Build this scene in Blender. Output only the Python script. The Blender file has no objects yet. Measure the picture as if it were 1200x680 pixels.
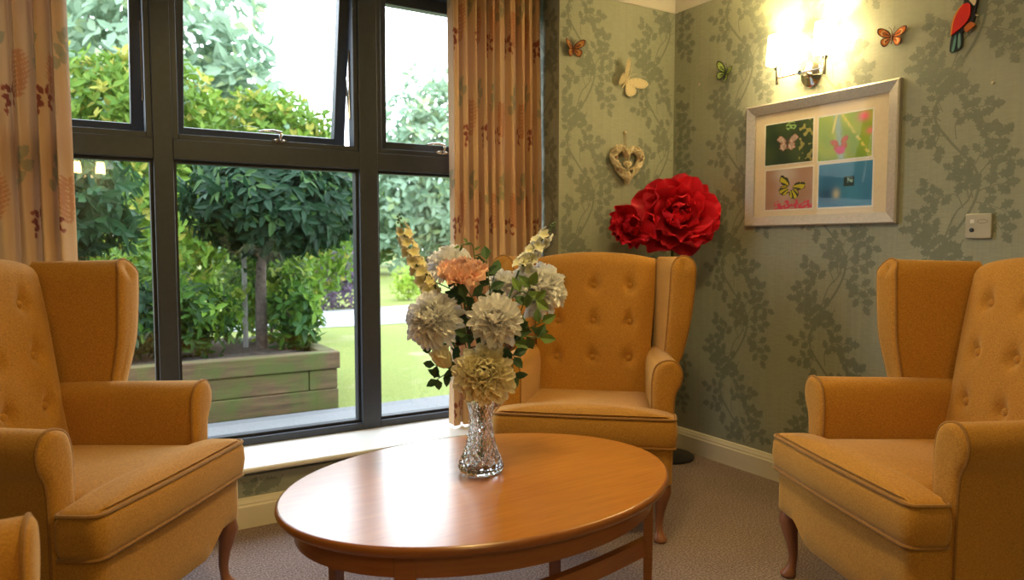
import bpy, math, random
import numpy as np
from mathutils import Vector, Matrix
PI = math.pi
R = math.radians
scene = bpy.context.scene
col = scene.collection

# ------------------------------------------------------------------ camera, sky, lamps, exposure
cam_d = bpy.data.cameras.new('camera')
cam = bpy.data.objects.new('camera', cam_d)
col.objects.link(cam)
scene.camera = cam
CAM = Vector((-2.73, -2.84, 1.08))
cam.location = CAM
cam.rotation_euler = (R(90 - 3.7), 0, R(-31.5))
cam_d.sensor_width = 36
cam_d.lens = 853 / 1200 * 36
cam_d.clip_start = 0.05
cam_d.clip_end = 300
cam_d.dof.use_dof = True
cam_d.dof.focus_distance = 2.3
cam_d.dof.aperture_fstop = 3.5

scene.view_settings.view_transform = 'Standard'
scene.view_settings.look = 'None'
scene.view_settings.gamma = 1
scene.view_settings.use_curve_mapping = False
scene.view_settings.exposure = 0.0
scene.cycles.use_denoising = True
scene.cycles.max_bounces = 10
scene.cycles.transparent_max_bounces = 24
scene.cycles.sample_clamp_indirect = 6

SKY = 8.0
world = bpy.data.worlds.new('sky')
scene.world = world
world.use_nodes = True
wn = world.node_tree
wn.nodes.clear()
w_out = wn.nodes.new('ShaderNodeOutputWorld')
w_bg = wn.nodes.new('ShaderNodeBackground')
w_tc = wn.nodes.new('ShaderNodeTexCoord')
w_sep = wn.nodes.new('ShaderNodeSeparateXYZ')
w_cr = wn.nodes.new('ShaderNodeValToRGB')
w_cr.color_ramp.elements[0].position = 0.0
w_cr.color_ramp.elements[0].color = (0.88, 0.94, 1.0, 1)
w_cr.color_ramp.elements[1].position = 0.9
w_cr.color_ramp.elements[1].color = (0.72, 0.84, 1.0, 1)
wn.links.new(w_tc.outputs['Generated'], w_sep.inputs[0])
wn.links.new(w_sep.outputs['Z'], w_cr.inputs[0])
wn.links.new(w_cr.outputs[0], w_bg.inputs[0])
w_bg.inputs[1].default_value = SKY
wn.links.new(w_bg.outputs[0], w_out.inputs[0])

LAMP = (1.0, 0.73, 0.27)
def lamp(name, kind, loc, energy, color=LAMP, rot=(0, 0, 0), **kw):
    d = bpy.data.lights.new(name, kind)
    d.energy = energy
    d.color = color
    for k, v in kw.items():
        setattr(d, k, v)
    o = bpy.data.objects.new(name, d)
    o.location = loc
    o.rotation_euler = rot
    col.objects.link(o)
    return o

ADDED_CEIL = [(-1.75, -1.6, 19.0), (-4.2, -2.6, 2.0), (-2.6, -4.3, 24.0)]  # x, y, watts of unseen ceiling lamps added as room fill
SCONCE_W = 30.0
portal = lamp('window_portal', 'AREA', (-2.0, 0.4, 1.24), 1, (1, 1, 1), (R(-90), 0, 0), shape='RECTANGLE', size=2.6, size_y=2.1)
portal.data.cycles.is_portal = True

# ------------------------------------------------------------------ helpers
def link(o, parent=None):
    col.objects.link(o)
    if parent is not None:
        o.parent = parent
    return o

def tag(o, label=None, cat=None, group=None, kind=None):
    if label: o['label'] = label
    if cat: o['category'] = cat
    if group: o['group'] = group
    if kind: o['kind'] = kind
    return o

def empty(name, loc=(0, 0, 0), rz=0.0, label=None, cat=None, group=None, kind=None):
    o = bpy.data.objects.new(name, None)
    o.empty_display_size = 0.05
    o.location = loc
    o.rotation_euler = (0, 0, rz)
    link(o)
    return tag(o, label, cat, group, kind)

class MB:
    """collects shapes and links them as ONE mesh"""
    def __init__(s):
        s.v = []; s.f = []; s.c = []; s.m = []; s.use_c = False
    def add(s, verts, faces, c=None, m=0):
        b = len(s.v)
        s.v.extend([tuple(p) for p in verts])
        s.f.extend([tuple(i + b for i in f) for f in faces])
        s.m.extend([m] * len(faces))
        if c is not None:
            s.use_c = True
            s.c.extend([c] * len(verts))
        else:
            s.c.extend([(1, 1, 1)] * len(verts))
        return s
    def box(s, x0, x1, y0, y1, z0, z1, m=0):
        v = [(x, y, z) for x in (x0, x1) for y in (y0, y1) for z in (z0, z1)]
        f = [(0, 1, 3, 2), (4, 6, 7, 5), (0, 4, 5, 1), (2, 3, 7, 6), (0, 2, 6, 4), (1, 5, 7, 3)]
        return s.add(v, f, m=m)
    def loft(s, rings, cap0=True, cap1=True, closed=True, c=None, m=0):
        n = len(rings[0]); v = [p for r in rings for p in r]; f = []
        for i in range(len(rings) - 1):
            for j in range(n if closed else n - 1):
                k = (j + 1) % n
                f.append((i * n + j, i * n + k, (i + 1) * n + k, (i + 1) * n + j))
        if cap0: f.append(tuple(reversed(range(n))))
        if cap1: f.append(tuple(range((len(rings) - 1) * n, len(rings) * n)))
        return s.add(v, f, c, m)
    def tube(s, pts, r, n=8, closed=False, c=None, m=0, flat=1.0):
        P = [Vector(p) for p in pts]; N = len(P)
        rr = r if isinstance(r, (list, tuple)) else [r] * N
        rings = []
        T = []
        for i in range(N):
            if closed: t = P[(i + 1) % N] - P[i - 1]
            else: t = P[min(i + 1, N - 1)] - P[max(i - 1, 0)]
            T.append(t.normalized() if t.length > 1e-9 else Vector((0, 0, 1)))
        a = Vector((0, 0, 1)) if abs(T[0].z) < 0.9 else Vector((1, 0, 0))
        u = T[0].cross(a).normalized()
        for i in range(N):
            u = (u - T[i] * u.dot(T[i]))
            if u.length < 1e-6: u = T[i].orthogonal()
            u.normalize()
            w = T[i].cross(u)
            rings.append([P[i] + (u * math.cos(2 * PI * k / n) + w * math.sin(2 * PI * k / n) * flat) * rr[i] for k in range(n)])
        if closed:
            rings.append(rings[0])
            return s.loft(rings, False, False, c=c, m=m)
        return s.loft(rings, c=c, m=m)
    def lathe(s, prof, n=32, center=(0, 0, 0), cap0=True, cap1=True, m=0, c=None):
        cx, cy, cz = center
        rings = [[(cx + r * math.cos(2 * PI * k / n), cy + r * math.sin(2 * PI * k / n), cz + z) for k in range(n)] for r, z in prof]
        return s.loft(rings, cap0, cap1, m=m, c=c)
    def ball(s, c0, r, nu=12, nv=8, sc=(1, 1, 1), c=None, m=0):
        rings = []
        for i in range(nv + 1):
            a = -PI / 2 + PI * (0.02 + 0.96 * i / nv)
            rings.append([(c0[0] + sc[0] * r * math.cos(a) * math.cos(2 * PI * k / nu), c0[1] + sc[1] * r * math.cos(a) * math.sin(2 * PI * k / nu), c0[2] + sc[2] * r * math.sin(a)) for k in range(nu)])
        return s.loft(rings, c=c, m=m)
    def build(s, name, mats, parent=None, smooth=True, bevel=0, angle=40, subsurf=0):
        me = bpy.data.meshes.new(name)
        me.from_pydata(s.v, [], s.f)
        if not isinstance(mats, (list, tuple)): mats = [mats]
        for mt in mats: me.materials.append(mt)
        if len(mats) > 1: me.polygons.foreach_set('material_index', s.m)
        if s.use_c:
            ca = me.color_attributes.new('Col', 'FLOAT_COLOR', 'POINT')
            arr = np.ones((len(s.v), 4), dtype=np.float32)
            arr[:, :3] = np.array(s.c, dtype=np.float32)
            ca.data.foreach_set('color', arr.ravel())
        me.validate()
        me.update()
        o = bpy.data.objects.new(name, me)
        link(o, parent)
        if bevel:
            b = o.modifiers.new('bevel', 'BEVEL'); b.width = bevel; b.segments = 3; b.limit_method = 'ANGLE'; b.angle_limit = R(40)
        if subsurf:
            b = o.modifiers.new('sub', 'SUBSURF'); b.levels = subsurf; b.render_levels = subsurf
        if smooth:
            me.polygons.foreach_set('use_smooth', [True] * len(me.polygons))
            try:
                me.set_sharp_from_angle(angle=R(angle))
            except Exception:
                pass
        return o

def new_mat(name):
    m = bpy.data.materials.new(name)
    m.use_nodes = True
    nt = m.node_tree
    b = nt.nodes['Principled BSDF']
    return m, nt, b

def ramp(nt, fac, stops):
    r = nt.nodes.new('ShaderNodeValToRGB')
    e = r.color_ramp.elements
    while len(e) < len(stops): e.new(0.5)
    for i, (p, c) in enumerate(stops):
        e[i].position = p; e[i].color = (*c, 1)
    nt.links.new(fac, r.inputs[0])
    return r.outputs[0]

def tex(nt, scale=5, detail=3, rough=0.5, stretch=(1, 1, 1), kind='Noise', coord='Object'):
    tc = nt.nodes.new('ShaderNodeTexCoord'); mp = nt.nodes.new('ShaderNodeMapping')
    mp.inputs['Scale'].default_value = stretch
    nt.links.new(tc.outputs[coord], mp.inputs[0])
    if kind == 'Noise':
        n = nt.nodes.new('ShaderNodeTexNoise'); n.inputs['Scale'].default_value = scale
        n.inputs['Detail'].default_value = detail; n.inputs['Roughness'].default_value = rough
        nt.links.new(mp.outputs[0], n.inputs['Vector']); return n.outputs['Fac']
    n = nt.nodes.new('ShaderNodeTexVoronoi'); n.inputs['Scale'].default_value = scale
    nt.links.new(mp.outputs[0], n.inputs['Vector']); return n.outputs['Distance']

def bump(nt, b, h, strength=0.3, dist=0.002):
    n = nt.nodes.new('ShaderNodeBump'); n.inputs['Strength'].default_value = strength; n.inputs['Distance'].default_value = dist
    nt.links.new(h, n.inputs['Height']); nt.links.new(n.outputs[0], b.inputs['Normal'])

def noisy(name, c1, c2, scale=8, rough=0.6, detail=4, stretch=(1, 1, 1), bmp=0, bd=0.002, bscale=None, metal=0, spec=0.5, lo=0.35, hi=0.65, sheen=0, **kw):
    m, nt, b = new_mat(name)
    f = tex(nt, scale, detail, 0.6, stretch)
    nt.links.new(ramp(nt, f, [(lo, c1), (hi, c2)]), b.inputs['Base Color'])
    b.inputs['Roughness'].default_value = rough
    b.inputs['Metallic'].default_value = metal
    b.inputs['Specular IOR Level'].default_value = spec
    if sheen: b.inputs['Sheen Weight'].default_value = sheen
    if bmp: bump(nt, b, tex(nt, bscale or scale * 4, 3, 0.6, stretch), bmp, bd)
    for k, v in kw.items(): b.inputs[k].default_value = v
    return m

def attr_mat(name, rough=0.6, transl=0.0, spec=0.4, noise=0.0, sheen=0, nscale=30):
    m, nt, b = new_mat(name)
    a = nt.nodes.new('ShaderNodeAttribute'); a.attribute_name = 'Col'
    out = a.outputs['Color']
    if noise:
        f = tex(nt, nscale, 3)
        mx = nt.nodes.new('ShaderNodeMix'); mx.data_type = 'RGBA'; mx.blend_type = 'MULTIPLY'; mx.inputs[0].default_value = noise
        nt.links.new(out, mx.inputs[6]); nt.links.new(ramp(nt, f, [(0.3, (0.5, 0.5, 0.5)), (0.7, (1, 1, 1))]), mx.inputs[7]); out = mx.outputs[2]
    nt.links.new(out, b.inputs['Base Color'])
    b.inputs['Roughness'].default_value = rough
    b.inputs['Specular IOR Level'].default_value = spec
    if sheen: b.inputs['Sheen Weight'].default_value = sheen
    if transl:
        t = nt.nodes.new('ShaderNodeBsdfTranslucent'); nt.links.new(out, t.inputs[0])
        mx = nt.nodes.new('ShaderNodeMixShader'); mx.inputs[0].default_value = transl
        o = nt.nodes['Material Output']
        nt.links.new(b.outputs[0], mx.inputs[1]); nt.links.new(t.outputs[0], mx.inputs[2]); nt.links.new(mx.outputs[0], o.inputs[0])
    return m

def emit_mat(name, color, strength):
    m, nt, b = new_mat(name)
    b.inputs['Base Color'].default_value = (0.8, 0.75, 0.65, 1)
    b.inputs['Emission Color'].default_value = (*color, 1)
    b.inputs['Emission Strength'].default_value = strength
    return m

M = {}
# mustard tweed
def fabric(name, c1, c2):
    m, nt, b = new_mat(name)
    f1 = tex(nt, 560, 2, 0.6, (1, 1, 0.3)); f2 = tex(nt, 560, 2, 0.6, (0.25, 0.25, 1.3)); f3 = tex(nt, 5, 3)
    ad = nt.nodes.new('ShaderNodeMath'); ad.operation = 'ADD'; nt.links.new(f1, ad.inputs[0]); nt.links.new(f2, ad.inputs[1])
    hf = nt.nodes.new('ShaderNodeMath'); hf.operation = 'MULTIPLY'; hf.inputs[1].default_value = 0.5; nt.links.new(ad.outputs[0], hf.inputs[0])
    c = ramp(nt, hf.outputs[0], [(0.32, c1), (0.62, c2)])
    mx = nt.nodes.new('ShaderNodeMix'); mx.data_type = 'RGBA'; mx.blend_type = 'MULTIPLY'; mx.inputs[0].default_value = 0.25
    nt.links.new(c, mx.inputs[6]); nt.links.new(ramp(nt, f3, [(0.3, (0.7, 0.7, 0.7)), (0.7, (1, 1, 1))]), mx.inputs[7])
    nt.links.new(mx.outputs[2], b.inputs['Base Color'])
    b.inputs['Roughness'].default_value = 0.85; b.inputs['Specular IOR Level'].default_value = 0.2
    b.inputs['Sheen Weight'].default_value = 0.4; b.inputs['Sheen Roughness'].default_value = 0.5
    b.inputs['Sheen Tint'].default_value = (1, 0.8, 0.5, 1)
    bump(nt, b, hf.outputs[0], 0.22, 0.001)
    return m
M['fabric'] = fabric('mustard_tweed', (0.30, 0.122, 0.014), (0.58, 0.283, 0.048))
M['piping'] = fabric('mustard_piping', (0.22, 0.095, 0.02), (0.36, 0.17, 0.04))
M['chair_wood'] = noisy('reddish_beech', (0.20, 0.075, 0.035), (0.30, 0.12, 0.06), 18, 0.32, stretch=(1, 1, 0.2))
def wood(name, c1, c2, rough, stretch):
    m, nt, b = new_mat(name)
    f = tex(nt, 14, 6, 0.65, stretch); g = tex(nt, 2.2, 2, 0.5)
    ca = ramp(nt, f, [(0.3, c1), (0.7, c2)])
    mx = nt.nodes.new('ShaderNodeMix'); mx.data_type = 'RGBA'; mx.blend_type = 'MULTIPLY'; mx.inputs[0].default_value = 0.5
    nt.links.new(ca, mx.inputs[6]); nt.links.new(ramp(nt, g, [(0.3, (0.7, 0.62, 0.5)), (0.7, (1, 1, 1))]), mx.inputs[7])
    nt.links.new(mx.outputs[2], b.inputs['Base Color'])
    b.inputs['Roughness'].default_value = rough
    b.inputs['Coat Weight'].default_value = 0.75; b.inputs['Coat IOR'].default_value = 1.5; b.inputs['Coat Roughness'].default_value = 0.2
    return m
M['table_wood'] = wood('cherry_veneer', (0.47, 0.17, 0.026), (0.62, 0.26, 0.045), 0.28, (0.5, 6, 6))
M['table_edge'] = wood('cherry_edge', (0.27, 0.085, 0.02), (0.36, 0.125, 0.03), 0.3, (0.6, 0.6, 8))
M['white_gloss'] = noisy('white_gloss_paint', (0.75, 0.73, 0.68), (0.80, 0.78, 0.73), 3, 0.28)
M['cream_paint'] = noisy('cream_paint', (0.74, 0.68, 0.55), (0.79, 0.73, 0.60), 3, 0.5)
M['frame_grey'] = noisy('anthracite_powder_coat', (0.034, 0.041, 0.058), (0.041, 0.049, 0.067), 40, 0.38)
M['gasket'] = noisy('black_rubber', (0.01, 0.01, 0.012), (0.015, 0.015, 0.018), 20, 0.5)
M['chrome'] = noisy('chrome', (0.75, 0.74, 0.72), (0.8, 0.79, 0.77), 5, 0.12, metal=1)
M['silver'] = noisy('brushed_silver_leaf', (0.44, 0.41, 0.39), (0.52, 0.485, 0.46), 90, 0.38, stretch=(1, 1, 1), metal=0.5, bmp=0.05)
M['mount'] = noisy('cream_mount_board', (0.72, 0.62, 0.48), (0.76, 0.66, 0.52), 60, 0.8)
M['black'] = noisy('black_plastic', (0.012, 0.012, 0.014), (0.02, 0.02, 0.022), 20, 0.4)
M['plate'] = noisy('grey_cream_plastic', (0.42, 0.40, 0.33), (0.46, 0.44, 0.37), 20, 0.4)
M['paint_attr'] = attr_mat('printed_colours', 0.55)
M['gloss_attr'] = attr_mat('painted_enamel', 0.3)
M['curtain'] = attr_mat('printed_curtain_cotton', 0.8, 0.10, 0.15, sheen=0.2)
M['leaf'] = attr_mat('leaf', 0.5, 0.38, 0.22)
M['farleaf'] = attr_mat('distant_leaf', 0.7, 0.4, 0.2)
M['silk_leaf'] = attr_mat('silk_leaf', 0.55, 0.15, 0.3)
M['petal'] = attr_mat('silk_petal', 0.8, 0.24, 0.15)
M['redpetal'] = attr_mat('red_foam_petal', 0.5, 0.12, 0.35)
M['wicker'] = noisy('white_wicker', (0.60, 0.50, 0.33), (0.85, 0.76, 0.58), 60, 0.7, bmp=0.3)
M['stem'] = noisy('green_stem', (0.05, 0.10, 0.03), (0.09, 0.16, 0.05), 20, 0.6)
M['bark'] = noisy('bark', (0.07, 0.05, 0.04), (0.14, 0.105, 0.08), 30, 0.9, bmp=0.6, bd=0.006)
M['stake'] = noisy('weathered_stake', (0.25, 0.24, 0.22), (0.35, 0.34, 0.31), 20, 0.9, stretch=(1, 1, 0.2))

def carpet_mat():
    m, nt, b = new_mat('carpet')
    f = tex(nt, 150, 3, 0.8); g = tex(nt, 3, 4)
    c = ramp(nt, f, [(0.33, (0.115, 0.072, 0.058)), (0.5, (0.27, 0.20, 0.18)), (0.68, (0.50, 0.40, 0.37))])
    mx = nt.nodes.new('ShaderNodeMix'); mx.data_type = 'RGBA'; mx.blend_type = 'MULTIPLY'; mx.inputs[0].default_value = 0.5
    nt.links.new(c, mx.inputs[6]); nt.links.new(ramp(nt, g, [(0.35, (0.75, 0.75, 0.75)), (0.65, (1, 1, 1))]), mx.inputs[7])
    nt.links.new(mx.outputs[2], b.inputs['Base Color']); b.inputs['Roughness'].default_value = 0.95
    b.inputs['Specular IOR Level'].default_value = 0.1
    bump(nt, b, f, 0.8, 0.006)
    return m
M['carpet'] = carpet_mat()
def paper_mat(name, c1, c2, rough, spec):
    m, nt, b = new_mat(name)
    f = tex(nt, 60, 3, 0.6, (1, 1, 0.03)); g = tex(nt, 120, 2, 0.5, (0.2, 0.2, 1))
    ad = nt.nodes.new('ShaderNodeMath'); ad.operation = 'ADD'; nt.links.new(f, ad.inputs[0]); nt.links.new(g, ad.inputs[1])
    hf = nt.nodes.new('ShaderNodeMath'); hf.operation = 'MULTIPLY'; hf.inputs[1].default_value = 0.5; nt.links.new(ad.outputs[0], hf.inputs[0])
    nt.links.new(ramp(nt, hf.outputs[0], [(0.35, c1), (0.65, c2)]), b.inputs['Base Color'])
    b.inputs['Roughness'].default_value = rough; b.inputs['Specular IOR Level'].default_value = spec
    return m
M['paper'] = paper_mat('sage_wallpaper', (0.30, 0.322, 0.262), (0.355, 0.378, 0.31), 0.55, 0.35)
M['paper_leaf'] = paper_mat('wallpaper_leaf_print', (0.185, 0.212, 0.18), (0.215, 0.245, 0.205), 0.6, 0.3)

def glass_pane_mat(name, r0, tint=(1, 1, 1)):
    m, nt, b = new_mat(name)
    nt.nodes.remove(b)
    g = nt.nodes.new('ShaderNodeNewGeometry'); d = nt.nodes.new('ShaderNodeVectorMath'); d.operation = 'DOT_PRODUCT'
    nt.links.new(g.outputs['Normal'], d.inputs[0]); nt.links.new(g.outputs['Incoming'], d.inputs[1])
    def mth(op, a, bb=None):
        n = nt.nodes.new('ShaderNodeMath'); n.operation = op
        for i, x in enumerate((a, bb)):
            if x is None: continue
            if isinstance(x, (int, float)): n.inputs[i].default_value = x
            else: nt.links.new(x, n.inputs[i])
        return n.outputs[0]
    f = mth('ADD', mth('MULTIPLY', mth('POWER', mth('SUBTRACT', 1.0, mth('ABSOLUTE', d.outputs['Value'])), 5.0), 1 - r0), r0)
    t = nt.nodes.new('ShaderNodeBsdfTransparent'); t.inputs[0].default_value = (*tint, 1)
    gl = nt.nodes.new('ShaderNodeBsdfGlossy'); gl.inputs['Roughness'].default_value = 0.0
    mx = nt.nodes.new('ShaderNodeMixShader')
    nt.links.new(f, mx.inputs[0]); nt.links.new(t.outputs[0], mx.inputs[1]); nt.links.new(gl.outputs[0], mx.inputs[2])
    nt.links.new(mx.outputs[0], nt.nodes['Material Output'].inputs[0])
    return m
M['pane'] = glass_pane_mat('window_glass', 0.09, (0.96, 0.98, 0.97))
M['picture_glass'] = glass_pane_mat('picture_glass', 0.010)
m, nt, b = new_mat('cut_crystal'); b.inputs['Base Color'].default_value = (1, 1, 1, 1); b.inputs['Roughness'].default_value = 0.0
b.inputs['Transmission Weight'].default_value = 1; b.inputs['IOR'].default_value = 1.5; M['crystal'] = m

def struct(o):
    o['kind'] = 'structure'
    return o

# ------------------------------------------------------------------ room shell
RX0, RY0, ZC = -5.2, -6.0, 2.38
WX0, WX1, WZ0, WZ1 = -3.30, -0.73, 0.215, 2.27
TH = 0.36
struct(MB().box(RX0 - TH, TH, RY0 - TH, 0.0, -0.1, 0).build('floor', M['carpet'], smooth=False))
struct(MB().box(RX0 - TH, TH, RY0 - TH, TH, ZC, ZC + 0.1).build('ceiling', M['white_gloss'] if False else M['cream_paint'], smooth=False))

def leaf_poly(L):
    """lobed hedge leaf outline, base at origin, tip along +x"""
    h = [(0, 0.0), (0.10, 0.045), (0.24, 0.15), (0.30, 0.33), (0.40, 0.21), (0.50, 0.25), (0.60, 0.40), (0.66, 0.21), (0.80, 0.20), (1.0, 0.0)]
    o = [(x * L, y * L) for x, y in h] + [(x * L, -y * L) for x, y in reversed(h[1:-1])]
    return o

STEM = [(0, 0), (.062, .078), (.105, .175), (.092, .263), (.008, .36), (-.05, .446), (-.042, .524), (0, .598)]
def cc(x, y): return ((x - 185) / 1000, (610 - y) / 896)
TWIGS = [[(155, 215), (120, 195), (60, 190)], [(163, 150), (130, 100), (82, 50)], [(160, 185), (135, 130), (130, 60)], [(168, 140), (190, 110), (205, 60)],
         [(212, 280), (208, 225), (250, 192), (325, 185)], [(235, 205), (245, 165), (240, 125)], [(255, 190), (285, 210), (305, 240)], [(185, 270), (130, 258), (72, 268)],
         [(150, 262), (140, 290), (142, 305)], [(278, 365), (300, 320), (322, 275)], [(290, 400), (345, 345), (405, 362)], [(320, 370), (340, 310), (360, 285)],
         [(290, 450), (330, 435), (378, 428)], [(292, 430), (320, 400), (350, 398)], [(243, 500), (215, 455), (150, 460), (112, 425)], [(170, 458), (140, 480), (122, 512)],
         [(262, 470), (240, 400), (205, 375)], [(255, 440), (245, 380), (242, 345)], [(275, 480), (320, 490), (385, 515)], [(330, 492), (350, 540), (375, 575)], [(180, 600), (130, 580), (60, 570)],
         [(170, 610), (120, 540), (75, 530)], [(250, 600), (225, 630), (190, 650)], [(275, 470), (265, 430), (262, 380)]]
LAYER = [0]
def motif(mb, place0, clip, rng):
    def place(x, y):
        return place0(x, y, 0.0003 + 0.00002 * (LAYER[0] % 67))
    def ribbon(pts, w0, w1):
        v = []; n = len(pts)
        for i, (x, y) in enumerate(pts):
            a = pts[max(i - 1, 0)]; b_ = pts[min(i + 1, n - 1)]
            dx, dy = b_[0] - a[0], b_[1] - a[1]; l = math.hypot(dx, dy) or 1
            w = w0 + (w1 - w0) * i / (n - 1)
            v.append((x - dy / l * w, y + dx / l * w)); v.append((x + dy / l * w, y - dx / l * w))
        for i in range(n - 1):
            q = [v[2 * i], v[2 * i + 1], v[2 * i + 3], v[2 * i + 2]]
            LAYER[0] += 1
            if all(clip(*p) for p in q): mb.add([place(*p) for p in q], [(0, 1, 2, 3)], m=1)
    def smoothline(p, k=5):
        out = []
        n = len(p)
        for i in range(n - 1):
            p0 = p[max(i - 1, 0)]; p1 = p[i]; p2 = p[i + 1]; p3 = p[min(i + 2, n - 1)]
            for j in range(k):
                t = j / k
                out.append(tuple(0.5 * (2 * b + (c - a) * t + (2 * a - 5 * b + 4 * c - d) * t * t + (3 * b - a - 3 * c + d) * t ** 3) for a, b, c, d in zip(p0, p1, p2, p3)))
        out.append(p[-1]); return out
    ribbon(smoothline(STEM), 0.0045, 0.0045)
    ribbon(smoothline([(-.012, -.015), (.03, .10), (.075, .15), (.09, .2)]), 0.0028, 0.002)
    for tw in TWIGS:
        p = smoothline([cc(*q) for q in tw])
        ribbon(p, 0.002, 0.001)
        n = len(p)
        L = math.hypot(p[-1][0] - p[0][0], p[-1][1] - p[0][1])
        cnt = max(2, int(L / 0.024))
        for k in range(cnt + 1):
            i = min(n - 1, int((0.30 + 0.70 * k / cnt) * (n - 1)))
            a = p[max(i - 1, 0)]; b_ = p[min(i + 1, n - 1)]
            ang = math.atan2(b_[1] - a[1], b_[0] - a[0])
            if k < cnt: ang += (1 if k % 2 else -1) * rng.uniform(0.7, 1.1)
            s = rng.uniform(0.042, 0.056)
            ca, sa = math.cos(ang), math.sin(ang)
            q = [(p[i][0] + x * ca - y * sa, p[i][1] + x * sa + y * ca) for x, y in leaf_poly(s)]
            LAYER[0] += 1
            if all(clip(*t) for t in q): mb.add([place(*t) for t in q], [tuple(range(len(q)))], m=1)

def paper_wall(mb, place, s_cols, zoffs, clip):
    for s0, z0 in zip(s_cols, zoffs):
        z = z0 - 0.6 * math.ceil((z0 + 0.7) / 0.6)
        k = 0
        while z < 2.4:
            rng = random.Random(11)
            motif(mb, lambda s, t, o, s0=s0, z=z: place(s0 + s, z + t, o), lambda s, t, s0=s0, z=z: clip(s0 + s, z + t), rng)
            z += 0.6

# right wall
mb = MB().box(0, TH, RY0 - TH, TH, -0.1, ZC)
paper_wall(mb, lambda s, z, o: (-o, -s, z), [-.1, .40, .90, 1.40, 1.90], [0.79, .501, .79, .481, .79], lambda s, z: 0.004 < s < 2.2 and 0.115 < z < 2.27)
struct(mb.build('wall_right', [M['paper'], M['paper_leaf']], smooth=False))
# window wall
mb = MB()
mb.box(RX0 - TH, WX0, 0, TH, -0.1, ZC); mb.box(WX1, 0, 0, TH, -0.1, ZC); mb.box(WX0, WX1, 0, TH, -0.1, WZ0 - 0.02); mb.box(WX0, WX1, 0, TH, WZ1, ZC)
def clip_back(x, z):
    if not (-3.8 < x < -0.003 and 0.115 < z < 2.27): return False
    return x > WX1 + 0.003 or x < WX0 - 0.003 or z < 0.19
paper_wall(mb, lambda s, z, o: (s, -o, z), [-.141 - .49 * k for k in range(8)], [1.971 if k % 2 == 0 else 1.699 for k in range(8)], clip_back)
# papered reveal beside the curtain
paper_wall(mb, lambda s, z, o: (WX1 - o, s, z), [0.10], [1.971], lambda s, z: 0.003 < s < 0.27 and 0.24 < z < 2.26)
struct(mb.build('wall_back', [M['paper'], M['paper_leaf']], smooth=False))
struct(MB().box(RX0 - TH, RX0, RY0 - TH, 0, 0, ZC).build('wall_left', M['paper'], smooth=False))
struct(MB().box(RX0, 0, RY0 - TH, RY0, 0, ZC).build('wall_front', M['paper'], smooth=False))
# coving
def prism_x(x0, x1, prof, sy=1):
    mb = MB(); mb.loft([[(x0, y, z) for y, z in prof], [(x1, y, z) for y, z in prof]]); return mb
cov = [(0, 2.262)] + [(-0.008, 2.262)] + [(-0.008 - 0.085 * (1 - math.cos(a)), 2.275 + 0.085 * math.sin(a)) for a in [i * PI / 2 / 8 for i in range(9)]] + [(-0.105, 2.372), (-0.105, ZC), (0, ZC)]
struct(prism_x(RX0, 0, cov).build('trim_1', M['white_gloss'], angle=50))
mb = MB(); mb.loft([[(y, RY0, z) for y, z in cov], [(y, 0, z) for y, z in cov]]); struct(mb.build('trim_2', M['white_gloss'], angle=50))
bb = [(0, 0), (-0.018, 0), (-0.018, 0.082), (-0.014, 0.088), (-0.014, 0.094), (-0.009, 0.104), (-0.006, 0.112), (0, 0.114)]
struct(prism_x(RX0, 0, bb).build('baseboard_back', M['cream_paint'], smooth=False))
mb = MB(); mb.loft([[(y, RY0, z) for y, z in bb], [(y, 0, z) for y, z in bb]]); struct(mb.build('baseboard_right', M['cream_paint'], smooth=False))
# window board
sp = [(0.285, 0.237), (-0.03, 0.237)] + [(-0.03 - 0.0115 * math.sin(a), 0.2255 + 0.0115 * math.cos(a)) for a in [i * PI / 8 for i in range(1, 8)]] + [(-0.03, 0.214), (0.285, 0.214)]
struct(prism_x(WX0, WX1, sp).build('trim_3', M['white_gloss'], angle=50))

# ------------------------------------------------------------------ window
FY = 0.28
win = empty('window_1', (0, 0, 0)); win['kind'] = 'structure'
fm = MB()
FYB = FY + 0.075
ZB, ZT0, ZT1, ZH = 0.235, 1.405, 1.483, 2.21
XM = [(-3.30, -3.24), (-2.43, -2.36), (-1.608, -1.522), (-0.785, -0.73)]
for a, b_ in XM: fm.box(a, b_, FY, FYB, ZB, WZ1)
for (a0, a1), (b0, b1) in zip(XM[:-1], XM[1:]):
    fm.box(a1, b0, FY + 0.0, FYB, ZB, ZB + 0.033)
    fm.box(a1, b0, FY + 0.0, FYB, ZT0, ZT1)
    fm.box(a1, b0, FY + 0.0, FYB, ZH, WZ1)
fm.build('frame', M['frame_grey'], win, smooth=False, bevel=0.003)
bays = [(XM[i][1], XM[i + 1][0]) for i in range(3)]
for i, (a, b_) in enumerate(bays):
    # fixed lower light: bead, gasket, pane
    bd = MB(); z0, z1 = ZB + 0.033, ZT0
    for (x0, x1, y0, y1, zz0, zz1) in ((a, a + 0.012, 0, 0, z0, z1), (b_ - 0.012, b_, 0, 0, z0, z1), (a + .012, b_ - .012, 0, 0, z0, z0 + 0.012), (a + .012, b_ - .012, 0, 0, z1 - 0.012, z1)):
        bd.box(x0, x1, FY + 0.022, FYB - 0.01, zz0, zz1)
    be = bd.build('glazing_bead', M['gasket'], win, smooth=False)
    pn = MB(); pn.add([(a + .01, FY + 0.045, z0 + .01), (b_ - .01, FY + 0.045, z0 + .01), (b_ - .01, FY + 0.045, z1 - .01), (a + .01, FY + 0.045, z1 - .01)], [(0, 1, 2, 3)])
    pn.build('pane', M['pane'], win, smooth=False)
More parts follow.
